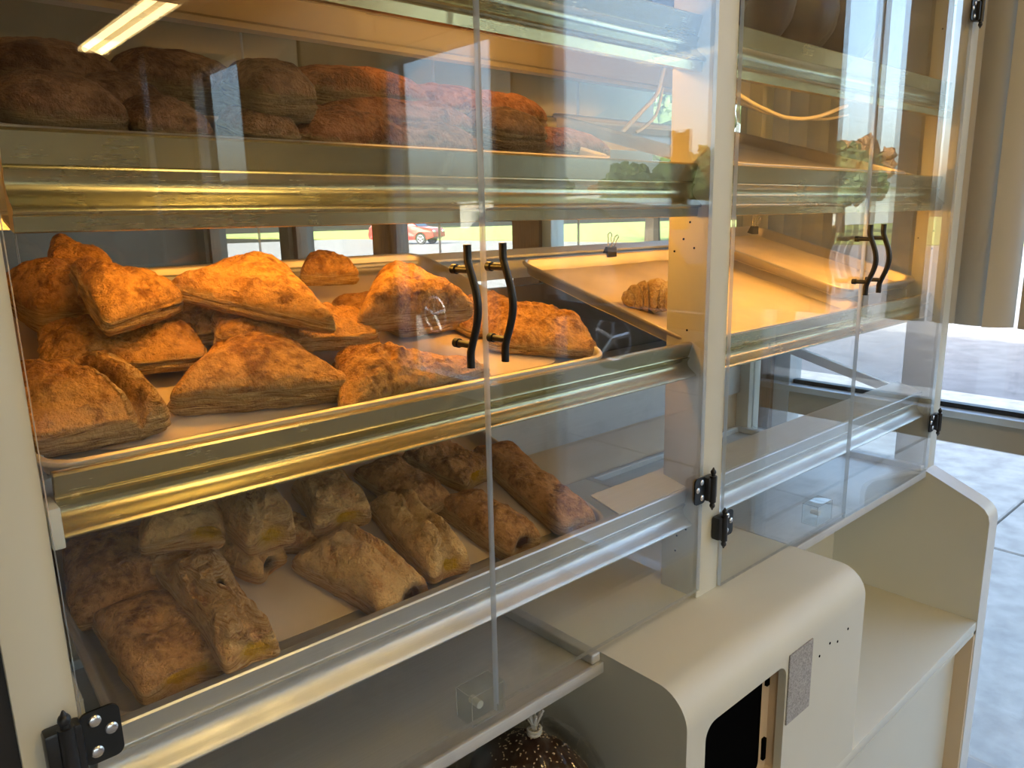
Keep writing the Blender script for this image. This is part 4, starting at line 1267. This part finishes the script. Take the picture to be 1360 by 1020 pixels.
PASTRIES = [
    ('golden turnover with a rolled fold in the front left corner of the middle tray', 'mid', (0.1414, 0.1337, 1.2372), -87.1, 0.125, 0.112, 0.046,
     {'kind': 'rect', 'mat': 'golden', 'seed': 1, 'fold': (0.018, 0.55), 'slits': [(-0.02, 0.012, 70, 0.012)], 'layers': 1}),
    ('big turnover with a slit and layered front edge, centre front of the middle tray', 'mid', (0.302, 0.1451, 1.2405), -5.2, 0.1793, 0.128, 0.05,
     {'kind': 'tri', 'mat': 'golden', 'seed': 2, 'slits': [(-0.01, 0.012, -40, 0.016), (0.025, 0.0, -20, 0.01)], 'layers': 1}),
    ('bumpy sugared turnover right of the big slit one at the middle tray rim', 'mid', (0.4299, 0.0998, 1.2274), 7.3, 0.2124, 0.11, 0.042,
     {'kind': 'tri', 'mat': 'golden', 'seed': 3, 'bump': 1.7}),
    ('large flat turnover in the front right corner of the middle tray', 'mid', (0.6944, 0.1413, 1.2394), -30.2, 0.15, 0.13, 0.036,
     {'kind': 'rect', 'mat': 'golden', 'seed': 4, 'bump': 1.5}),
    ('flattened turnover behind the rolled fold one, with draped folds', 'mid', (0.2023, 0.2155, 1.2734), -8.7, 0.1415, 0.1, 0.032,
     {'kind': 'rect', 'mat': 'golden', 'seed': 5, 'bump': 1.8, 'layers': 1}),
    ('dark baked turnover with one hole against the left end of the middle tray', 'mid', (0.1716, 0.3065, 1.3081), 8.9, 0.0855, 0.1, 0.062,
     {'kind': 'rect', 'mat': 'golden', 'seed': 6, 'slits': [(0.012, 0.0, 10, 0.01)]}),
    ('turnover lying on the left of the pile with its flaky end facing front', 'mid', (0.2126, 0.2042, 1.3201), -92.8, 0.115, 0.088, 0.04,
     {'kind': 'tri', 'mat': 'golden', 'seed': 7, 'layers': 1, 'pitch': 10, 'roll': -8}),
    ('long golden turnover on top of the pile at its middle', 'mid', (0.3305, 0.1779, 1.3229), -41.0, 0.1774, 0.085, 0.044,
     {'kind': 'tri', 'mat': 'golden', 'seed': 8, 'roll': 12, 'pitch': 2}),
    ('shaded turnover under the long one on top of the pile', 'mid', (0.3047, 0.2655, 1.2858), -1.7, 0.0997, 0.1, 0.042,
     {'kind': 'rect', 'mat': 'golden', 'seed': 9}),
    ('turnover with a yellow flaky right end behind the big slit one', 'mid', (0.3659, 0.1758, 1.2754), -13.4, 0.168, 0.08, 0.036,
     {'kind': 'rect', 'mat': 'golden', 'seed': 10, 'layers': 1, 'bump': 1.4}),
    ('peaked triangular turnover on top of the pile right of the long one', 'mid', (0.5, 0.1691, 1.2943), -6.3, 0.1618, 0.085, 0.06,
     {'kind': 'tri', 'mat': 'golden', 'seed': 11, 'roll': 14}),
    ('turnover with one dark dot behind the bumpy sugared one', 'mid', (0.5887, 0.2302, 1.2693), 1.7, 0.1742, 0.095, 0.03,
     {'kind': 'rect', 'mat': 'golden', 'seed': 12, 'slits': [(0.0, -0.008, 0, 0.008)]}),
    ('small turnover at the back between the two pieces on top of the pile', 'mid', (0.4858, 0.3372, 1.3274), -10.2, 0.0853, 0.07, 0.036,
     {'kind': 'tri', 'mat': 'golden', 'seed': 13}),
    ('turnover at the back left of the middle tray, only its top showing', 'mid', (0.1917, 0.353, 1.3529), 0.6, 0.0659, 0.08, 0.04,
     {'kind': 'tri', 'mat': 'golden', 'seed': 14}),
    ('turnover behind the black door handles on the middle tray', 'mid', (0.6648, 0.2119, 1.2599), 3.6, 0.1346, 0.1, 0.034,
     {'kind': 'rect', 'mat': 'golden', 'seed': 15, 'bump': 1.4}),
    ('low turnover half hidden under the peaked triangular one', 'mid', (0.5192, 0.2607, 1.2782), 1.4, 0.0984, 0.07, 0.028,
     {'kind': 'rect', 'mat': 'golden', 'seed': 16}),
    ('flat sugared strudel leaking yellow custard in the front left corner of the low tray', 'low', (0.1773, 0.118, 1.0026), -88.9, 0.1318, 0.088, 0.036,
     {'kind': 'rect', 'mat': 'sugar', 'seed': 21, 'fillend': ('custard', 0.0), 'bump': 1.2}),
    ('flat sugared strudel behind the custard leaking one at the left of the low tray', 'low', (0.1707, 0.2362, 1.0333), -96.2, 0.1372, 0.092, 0.036,
     {'kind': 'rect', 'mat': 'sugar', 'seed': 22, 'bump': 1.2}),
    ('pale wrinkled strudel leaning across the flat sugared one at the low tray front', 'low', (0.2257, 0.102, 1.0243), -88.9, 0.1681, 0.06, 0.042,
     {'kind': 'rect', 'mat': 'pale', 'seed': 23, 'wrinkle': 1, 'fillend': ('custard', 0.3), 'slits': [(0.0, 0.006, 0, 0.01)]}),
    ('strudel with an oval yellow custard opening under the left end of the brass lip', 'low', (0.2277, 0.1892, 1.0779), -18.8, 0.08, 0.055, 0.042,
     {'kind': 'rect', 'mat': 'pale', 'seed': 24, 'wrinkle': 0.6, 'fillside': ('custard', 0.025, 0.03)}),
    ('small strudel end pinched under the oval custard opening one', 'low', (0.2281, 0.1989, 1.0443), -14.3, 0.0695, 0.05, 0.03,
     {'kind': 'rect', 'mat': 'pale', 'seed': 25, 'wrinkle': 1}),
    ('small strudel with a dark round hole in its end, by the empty paper', 'low', (0.2927, 0.1962, 1.027), -66.0, 0.0838, 0.048, 0.034,
     {'kind': 'rect', 'mat': 'pale', 'seed': 26, 'wrinkle': 0.6, 'fillend': ('hole', 0.0)}),
    ('strudel dripping custard, on top of the one with the dark round hole', 'low', (0.3039, 0.1864, 1.0669), -90.9, 0.1, 0.065, 0.048,
     {'kind': 'rect', 'mat': 'pale', 'seed': 27, 'wrinkle': 0.8, 'fillend': ('custard', 0.0)}),
    ('small dim strudel behind, left of the custard hole one', 'low', (0.3612, 0.2043, 1.025), -42.9, 0.063, 0.045, 0.032,
     {'kind': 'rect', 'mat': 'pale', 'seed': 28, 'wrinkle': 1}),
    ('plump pale strudel with a seam at the front centre of the low tray', 'low', (0.3864, 0.1072, 0.9998), -74.3, 0.1434, 0.078, 0.05,
     {'kind': 'rect', 'mat': 'pale', 'seed': 29, 'wrinkle': 0.45, 'fillend': ('berry', 0.6), 'seam': (0.01, 0.006)}),
    ('upright wrinkled strudel with a dark custard hole below the brass lip', 'low', (0.4101, 0.2151, 1.0485), -98.6, 0.1, 0.068, 0.052,
     {'kind': 'rect', 'mat': 'pale', 'seed': 30, 'wrinkle': 0.8, 'fillend': ('custard', 0.4)}),
    ('brown strudel lying slanted behind the narrow pale ones', 'low', (0.5208, 0.2232, 1.0403), -81.2, 0.1314, 0.062, 0.04,
     {'kind': 'rect', 'mat': 'sugar', 'seed': 31}),
    ('narrow pale strudel with lengthwise creases right of the plump one', 'low', (0.4786, 0.1319, 1.0103), -93.2, 0.163, 0.052, 0.046,
     {'kind': 'rect', 'mat': 'pale', 'seed': 32, 'wrinkle': 0.6, 'seam': (0.004, 0.008), 'fillend': ('custard', 0.3)}),
    ('dark rough strudel at the back near the clear door edge', 'low', (0.6244, 0.2565, 1.0386), -75.9, 0.1199, 0.075, 0.04,
     {'kind': 'rect', 'mat': 'sugar', 'seed': 33, 'bump': 1.6, 'fillend': ('custard', 0.0)}),
    ('sugared strudel with dark red berry filling at its front end', 'low', (0.5771, 0.1143, 1.0016), -83.9, 0.1378, 0.06, 0.046,
     {'kind': 'rect', 'mat': 'sugar', 'seed': 34, 'fillend': ('berry', 0.0), 'bump': 1.2}),
    ('long sugared strudel with two berry dots along the right rim of the low tray', 'low', (0.6948, 0.1576, 1.0129), -96.8, 0.2245, 0.064, 0.042,
     {'kind': 'rect', 'mat': 'sugar', 'seed': 35, 'slits': [(0.052, 0.004, 0, 0.007), (0.038, 0.01, 0, 0.005)]}),
    ('brown loaf pastry lying at the far left on top of the top tray pile', 'top', (0.1691, 0.2077, 1.5087), 0.0, 0.1203, 0.09, 0.055,
     {'kind': 'loaf', 'bump': 0.5, 'mat': 'dark', 'seed': 41, 'layers': 1}),
    ('brown loaf pastry in the middle of the left half of the top tray pile', 'top', (0.2763, 0.2072, 1.5148), 0.0, 0.1263, 0.09, 0.052,
     {'kind': 'loaf', 'bump': 0.5, 'mat': 'dark', 'seed': 42, 'layers': 1}),
    ('front brown turnover at the left end of the top tray', 'top', (0.1489, 0.1072, 1.4679), 0.0, 0.0955, 0.09, 0.052,
     {'kind': 'loaf', 'bump': 0.5, 'mat': 'dark', 'seed': 43, 'layers': 1}),
    ('brown turnover in the shade behind the front left one on the top tray', 'top', (0.2097, 0.167, 1.4855), 0.0, 0.0842, 0.08, 0.05,
     {'kind': 'loaf', 'bump': 0.5, 'mat': 'dark', 'seed': 44}),
    ('low brown turnover second from the left end of the top tray front', 'top', (0.2278, 0.1053, 1.4684), 0.0, 0.0686, 0.08, 0.038,
     {'kind': 'loaf', 'bump': 0.5, 'mat': 'dark', 'seed': 45, 'layers': 1}),
    ('blunt brown loaf end facing front, high in the middle of the top tray', 'top', (0.3297, 0.117, 1.5018), 0.0, 0.0715, 0.1, 0.05,
     {'kind': 'loaf', 'bump': 0.5, 'mat': 'dark', 'seed': 46, 'layers': 1}),
    ('small brown turnover under the blunt loaf end on the top tray', 'top', (0.3113, 0.105, 1.4717), 0.0, 0.0606, 0.08, 0.036,
     {'kind': 'loaf', 'bump': 0.5, 'mat': 'dark', 'seed': 47, 'layers': 1}),
    ('long reddish loaf along the top right of the blunt loaf end', 'top', (0.4614, 0.1761, 1.5236), 0.0, 0.1697, 0.09, 0.044,
     {'kind': 'loaf', 'bump': 0.5, 'mat': 'red', 'seed': 48, 'layers': 1}),
    ('reddish turnover at the front, right of the small one under the blunt loaf end', 'top', (0.4065, 0.1058, 1.4684), 0.0, 0.1364, 0.085, 0.042,
     {'kind': 'loaf', 'bump': 0.5, 'mat': 'red', 'seed': 49}),
    ('reddish loaf in the middle layer seen across the door reflection', 'top', (0.4901, 0.1456, 1.4951), 0.0, 0.2207, 0.085, 0.04,
     {'kind': 'loaf', 'bump': 0.5, 'mat': 'red', 'seed': 50}),
    ('reddish turnover at the top tray front just left of the door edge', 'top', (0.5031, 0.1053, 1.4655), 0.0, 0.1318, 0.08, 0.038,
     {'kind': 'loaf', 'bump': 0.5, 'mat': 'red', 'seed': 51}),
    ('bright brown turnover topping the pile just right of the door edge', 'top', (0.6584, 0.1656, 1.5179), 0.0, 0.1379, 0.08, 0.04,
     {'kind': 'loaf', 'bump': 0.5, 'mat': 'red', 'seed': 52}),
    ('dark flaky turnover below the bright one right of the door edge', 'top', (0.6221, 0.1158, 1.4856), 0.0, 0.0882, 0.09, 0.042,
     {'kind': 'loaf', 'bump': 0.5, 'mat': 'dark', 'seed': 53, 'layers': 1}),
    ('last turnover at the right end of the top tray', 'top', (0.7416, 0.135, 1.48), 0.0, 0.1547, 0.085, 0.036,
     {'kind': 'loaf', 'bump': 0.5, 'mat': 'red', 'seed': 54}),
    ('reddish turnover behind the middle layer near the door edge', 'top', (0.6014, 0.1956, 1.5249), 0.0, 0.1254, 0.08, 0.04,
     {'kind': 'loaf', 'bump': 0.5, 'mat': 'red', 'seed': 55}),
]

GROUPS = {'mid': 'turnovers on the middle tray', 'low': 'strudels on the low tray', 'top': 'brown pastries on the top tray'}
NAMES = {'mid': 'turnover', 'low': 'strudel', 'top': 'loaf_pastry'}
for (label, tray, loc, yaw, L, W, Hh, kw) in PASTRIES:
    kw = dict(kw)
    mk = kw.pop('mat')
    roll, pitch = kw.pop('roll', 0), kw.pop('pitch', 0)
    ff = kw.get('fillend') or kw.get('fillside')
    me = pastry_mesh(NAMES[tray], kw.pop('kind'), L, W, Hh, kw.pop('seed'), **kw)
    me.materials.append(get_pastry_mat(mk, ff[0] if ff else 'custard'))
    o = bpy.data.objects.new(NAMES[tray], me)
    link(o)
    thx = math.atan(TRAY[tray][1])
    o.matrix_world = (Matrix.Translation(loc) @ Matrix.Rotation(thx, 4, 'X') @ Matrix.Rotation(math.radians(yaw), 4, 'Z')
                      @ Matrix.Rotation(math.radians(pitch), 4, 'Y') @ Matrix.Rotation(math.radians(roll), 4, 'X'))
    tag(o, label, 'pastry', GROUPS[tray])

# croissant: curved tapering roll with spiral steps
def croissant(loc, rot):
    verts, faces = [], []
    n, m = 72, 28
    for i in range(n + 1):
        t = i / n * 2 - 1
        ang = t * 1.0
        Rm = 0.050
        c = Vector((Rm * math.sin(ang) * 1.15, Rm * (math.cos(ang) - 1), 0))
        tan = Vector((math.cos(ang), -math.sin(ang), 0))
        nor = Vector((0, 0, 1)).cross(tan)
        seg = (abs(t) * 3.6) % 1.0
        r = 0.030 * (1 - abs(t) ** 1.7) ** 0.62 * (1.0 - 0.26 * seg ** 1.6) + 0.0025
        for k in range(m):
            a = 2 * PI * k / m
            tw = 0.10 * math.sin(a) * (1 if t > 0 else -1)
            rr = r * (1 + 0.025 * math.sin(a * 5 + i * .7))
            p = c + nor * (rr * math.cos(a)) + Vector((0, 0, rr * 0.85 * math.sin(a) + 0.024))
            verts.append(p)
    for i in range(n):
        for k in range(m):
            a, b = i * m + k, i * m + (k + 1) % m
            faces.append((a, b, b + m, a + m))
    faces.append(tuple(range(m))[::-1])
    faces.append(tuple(n * m + k for k in range(m)))
    me = bpy.data.meshes.new('croissant')
    me.from_pydata([tuple(v) for v in verts], [], faces)
    at = me.color_attributes.new('tone', 'FLOAT_COLOR', 'POINT')
    tone = []
    for i in range(n + 1):
        seg = (abs(i / n * 2 - 1) * 3.6) % 1.0
        tone += [0.75 if seg > 0.72 else 0.25, 0, 0, 0.45] * m
    at.data.foreach_set('color', tone)
    me.polygons.foreach_set('use_smooth', [True] * len(me.polygons))
    me.materials.append(get_pastry_mat('croissant', 'custard'))
    o = bpy.data.objects.new('croissant', me)
    link(o)
    o.location = loc
    o.rotation_euler = rot
    return tag(o, 'single pale croissant alone on the toasted parchment', 'pastry')
croissant((0.992, 0.165, H - 0.150), (0.28, 0.0, -1.05))

# dark bagged rolls on the highest shelf, right bay
def lump(name, loc, size, mat, seed, rot=0, label=None, cat=None, group=None):
    mb = MB()
    bmesh.ops.create_icosphere(mb.bm, subdivisions=4, radius=1.0)
    P = np.array([v.co[:] for v in mb.bm.verts])
    d = 1 + 0.10 * fbm(P * 1.6, seed, 3) + 0.04 * fbm(P * 5, seed + 3, 2)
    for v, k in zip(mb.bm.verts, d):
        v.co = Vector((v.co.x * size[0] * k, v.co.y * size[1] * k, max(-0.75, v.co.z) * size[2] * k + size[2] * 0.75))
    o = mb.build(name, mat, smooth=180, loc=loc, rot=(math.atan(0.29), 0, rot))
    return tag(o, label, cat, group)
zu = H + 0.257 - 0.016
for k, (x, y, sx, sy, sz, lb) in enumerate((
        (1.03, 0.14, .065, .075, .085, 'dark roll at the left end of the highest tray, right bay'),
        (1.16, 0.15, .070, .080, .09, 'dark roll second from the left on the highest tray'),
        (1.30, 0.15, .068, .080, .085, 'dark roll third from the left on the highest tray'),
        (1.44, 0.14, .065, .078, .09, 'dark roll fourth from the left on the highest tray'),
        (1.09, 0.30, .070, .075, .10, 'dark roll behind the left pair on the highest tray'),
        (1.25, 0.31, .070, .075, .10, 'dark roll behind the middle pair on the highest tray'))):
    lump('dark_roll', (x, y, zu + (y - 0.045) * 0.29), (sx, sy, sz), M['loaf_dark'], 200 + k, 0.2 * k, lb, 'bread', 'dark rolls on the highest tray')

# seeded loaves in tied bags under the left drip pan
def bagged_loaf(x, y, rx, ry, rz, seed, lab_loaf, lab_bag, tie):
    z0 = ZD
    mb = MB()
    bmesh.ops.create_icosphere(mb.bm, subdivisions=4, radius=1.0)
    P = np.array([v.co[:] for v in mb.bm.verts])
    d = 1 + 0.06 * fbm(P * 1.5, seed, 3)
    for v, k in zip(mb.bm.verts, d):
        v.co = Vector((v.co.x * rx * k, v.co.y * ry * k, max(-0.7, v.co.z) * rz * k + 0.7 * rz + 0.003))
    loaf = mb.build('seeded_loaf', M['loaf_dark'], smooth=180, loc=(x, y, z0))
    tag(loaf, lab_loaf, 'bread')
    sd = MB()
    rnd = random.Random(seed)
    for k in range(900):
        a, b = rnd.uniform(0, 2 * PI), math.acos(rnd.uniform(0.15, 1))
        n = Vector((math.sin(b) * math.cos(a), math.sin(b) * math.sin(a), math.cos(b)))
        c = Vector((n.x * rx * 1.01, n.y * ry * 1.01, n.z * rz * 1.01 + 0.7 * rz + 0.003))
        q = Matrix.Translation(c) @ n.to_track_quat('Z', 'Y').to_matrix().to_4x4() @ Matrix.Rotation(rnd.uniform(0, 6), 4, 'Z') @ Matrix.Diagonal((1.7, 0.9, 0.5, 1))
        bmesh.ops.create_icosphere(sd.bm, subdivisions=1, radius=0.0010, matrix=q)
    so = sd.build('sesame_seeds', M['seed'], loaf)
    so['kind'] = 'stuff'
    # bag: loose film gathered to a tied neck
    bg = MB()
    n, m = 84, 26
    tx, ty, tz = tie
    rings = []
    for i in range(m + 1):
        t = i / m
        if t < 0.72:
            q = t / 0.72
            ang = PI * (0.02 + 0.90 * q)
            r = math.sin(ang) ** 0.8
            zc = 0.004 + (rz * 1.86) * (1 - math.cos(ang)) / 2
            cx, cy = (tx * q ** 3), (ty * q ** 3)
        else:
            q = (t - 0.72) / 0.28
            r0 = math.sin(PI * 0.92) ** 0.8
            r = r0 * (1 - q) ** 2 + 0.055 + (0.10 * max(0, q - 0.55))
            zc = 0.004 + (rz * 1.83) + q * (tz - rz * 1.83)
            cx, cy = tx, ty
        ring = []
        for k in range(n):
            a = 2 * PI * k / n
            wr_ = 1 + (0.025 + 0.16 * max(0, t - 0.45)) * math.sin(a * 17 + 2.2 * math.sin(3 * a + seed)) * (0.6 + 0.4 * math.sin(t * 9 + a * 2)) + 0.03 * math.sin(5 * a + t * 7 + seed)
            ring.append(bg.bm.verts.new((cx + rx * 1.06 * r * wr_ * math.cos(a), cy + ry * 1.06 * r * wr_ * math.sin(a), zc)))
        rings.append(ring)
    for A, B in zip(rings[:-1], rings[1:]):
        for k in range(n):
            bg.bm.faces.new((A[k], A[(k + 1) % n], B[(k + 1) % n], B[k]))
    root = empty('plastic_bag', (x, y, z0), lab_bag, 'bag')
    bg.build('bag_film', M['film'], root, smooth=75)
    MB().tube([(tx + 0.0085 * math.cos(k * 0.6), ty + 0.0085 * math.sin(k * 0.6), tz - 0.016 + 0.0004 * k) for k in range(22)], 0.0022, 6).build('twist_tie', M['white_plastic'], root, smooth=60)
    tf = MB()
    for k in range(9):
        a = k * 0.7
        tf.tube([(tx, ty, tz - 0.014), (tx + 0.004 * math.cos(a), ty + 0.004 * math.sin(a), tz), (tx + 0.012 * math.cos(a), ty + 0.012 * math.sin(a), tz + 0.018)], 0.0016, 5)
    tf.build('gathered_neck', M['white_plastic'], root, smooth=60)
    return root
bagged_loaf(0.580, 0.030, 0.086, 0.120, 0.133, 301, 'seeded dark loaf in the tied bag under the left drip pan', 'clear plastic bag with a tied neck around the right seeded loaf', (0.0, 0.0, 0.258))
bagged_loaf(0.400, 0.030, 0.085, 0.120, 0.130, 302, 'seeded dark loaf left of the one in the tied bag', 'clear plastic bag around the left seeded loaf', (0.0, 0.08, 0.250))

# cream cupboard added behind the case to catch lamp glow and hide bright windows
hc = empty('glow_cupboard', (0.9, 0.95, H + 0.02), 'cream cupboard added behind the case to catch lamp glow above the top shelf', 'cupboard')
MB().box(-1.3, 1.06, 0.0, 0.3, 0.0, 0.95, 0.003).build('cupboard_body', M['wall_cream'], hc, smooth=30)
for k in range(4):
    MB().box(-1.29 + k * 0.588, -0.71 + k * 0.588, -0.019, -0.001, 0.01, 0.94, 0.003).build('cupboard_door', M['wall_cream'], hc, smooth=30)
MB().box(-0.08, 0.08, 0.1, 0.2, 0.95, 2.75 - H - 0.02).build('hanger', M['alu_frame'], hc)

# pale cabinet standing left of the case
cab = empty('side_cabinet', (-0.35, 0.2, 0), 'pale cabinet edge left of the display case post', 'cabinet')
MB().box(-0.30, 0.358, -0.19, 0.35, 0.0, H - 0.30, 0.004).build('cabinet_body', M['alu_frame'], cab, smooth=30)
MB().box(-0.30, 0.358, -0.215, -0.192, 0.1, H - 0.32, 0.004).build('cabinet_door', M['white_plastic'], cab, smooth=30)
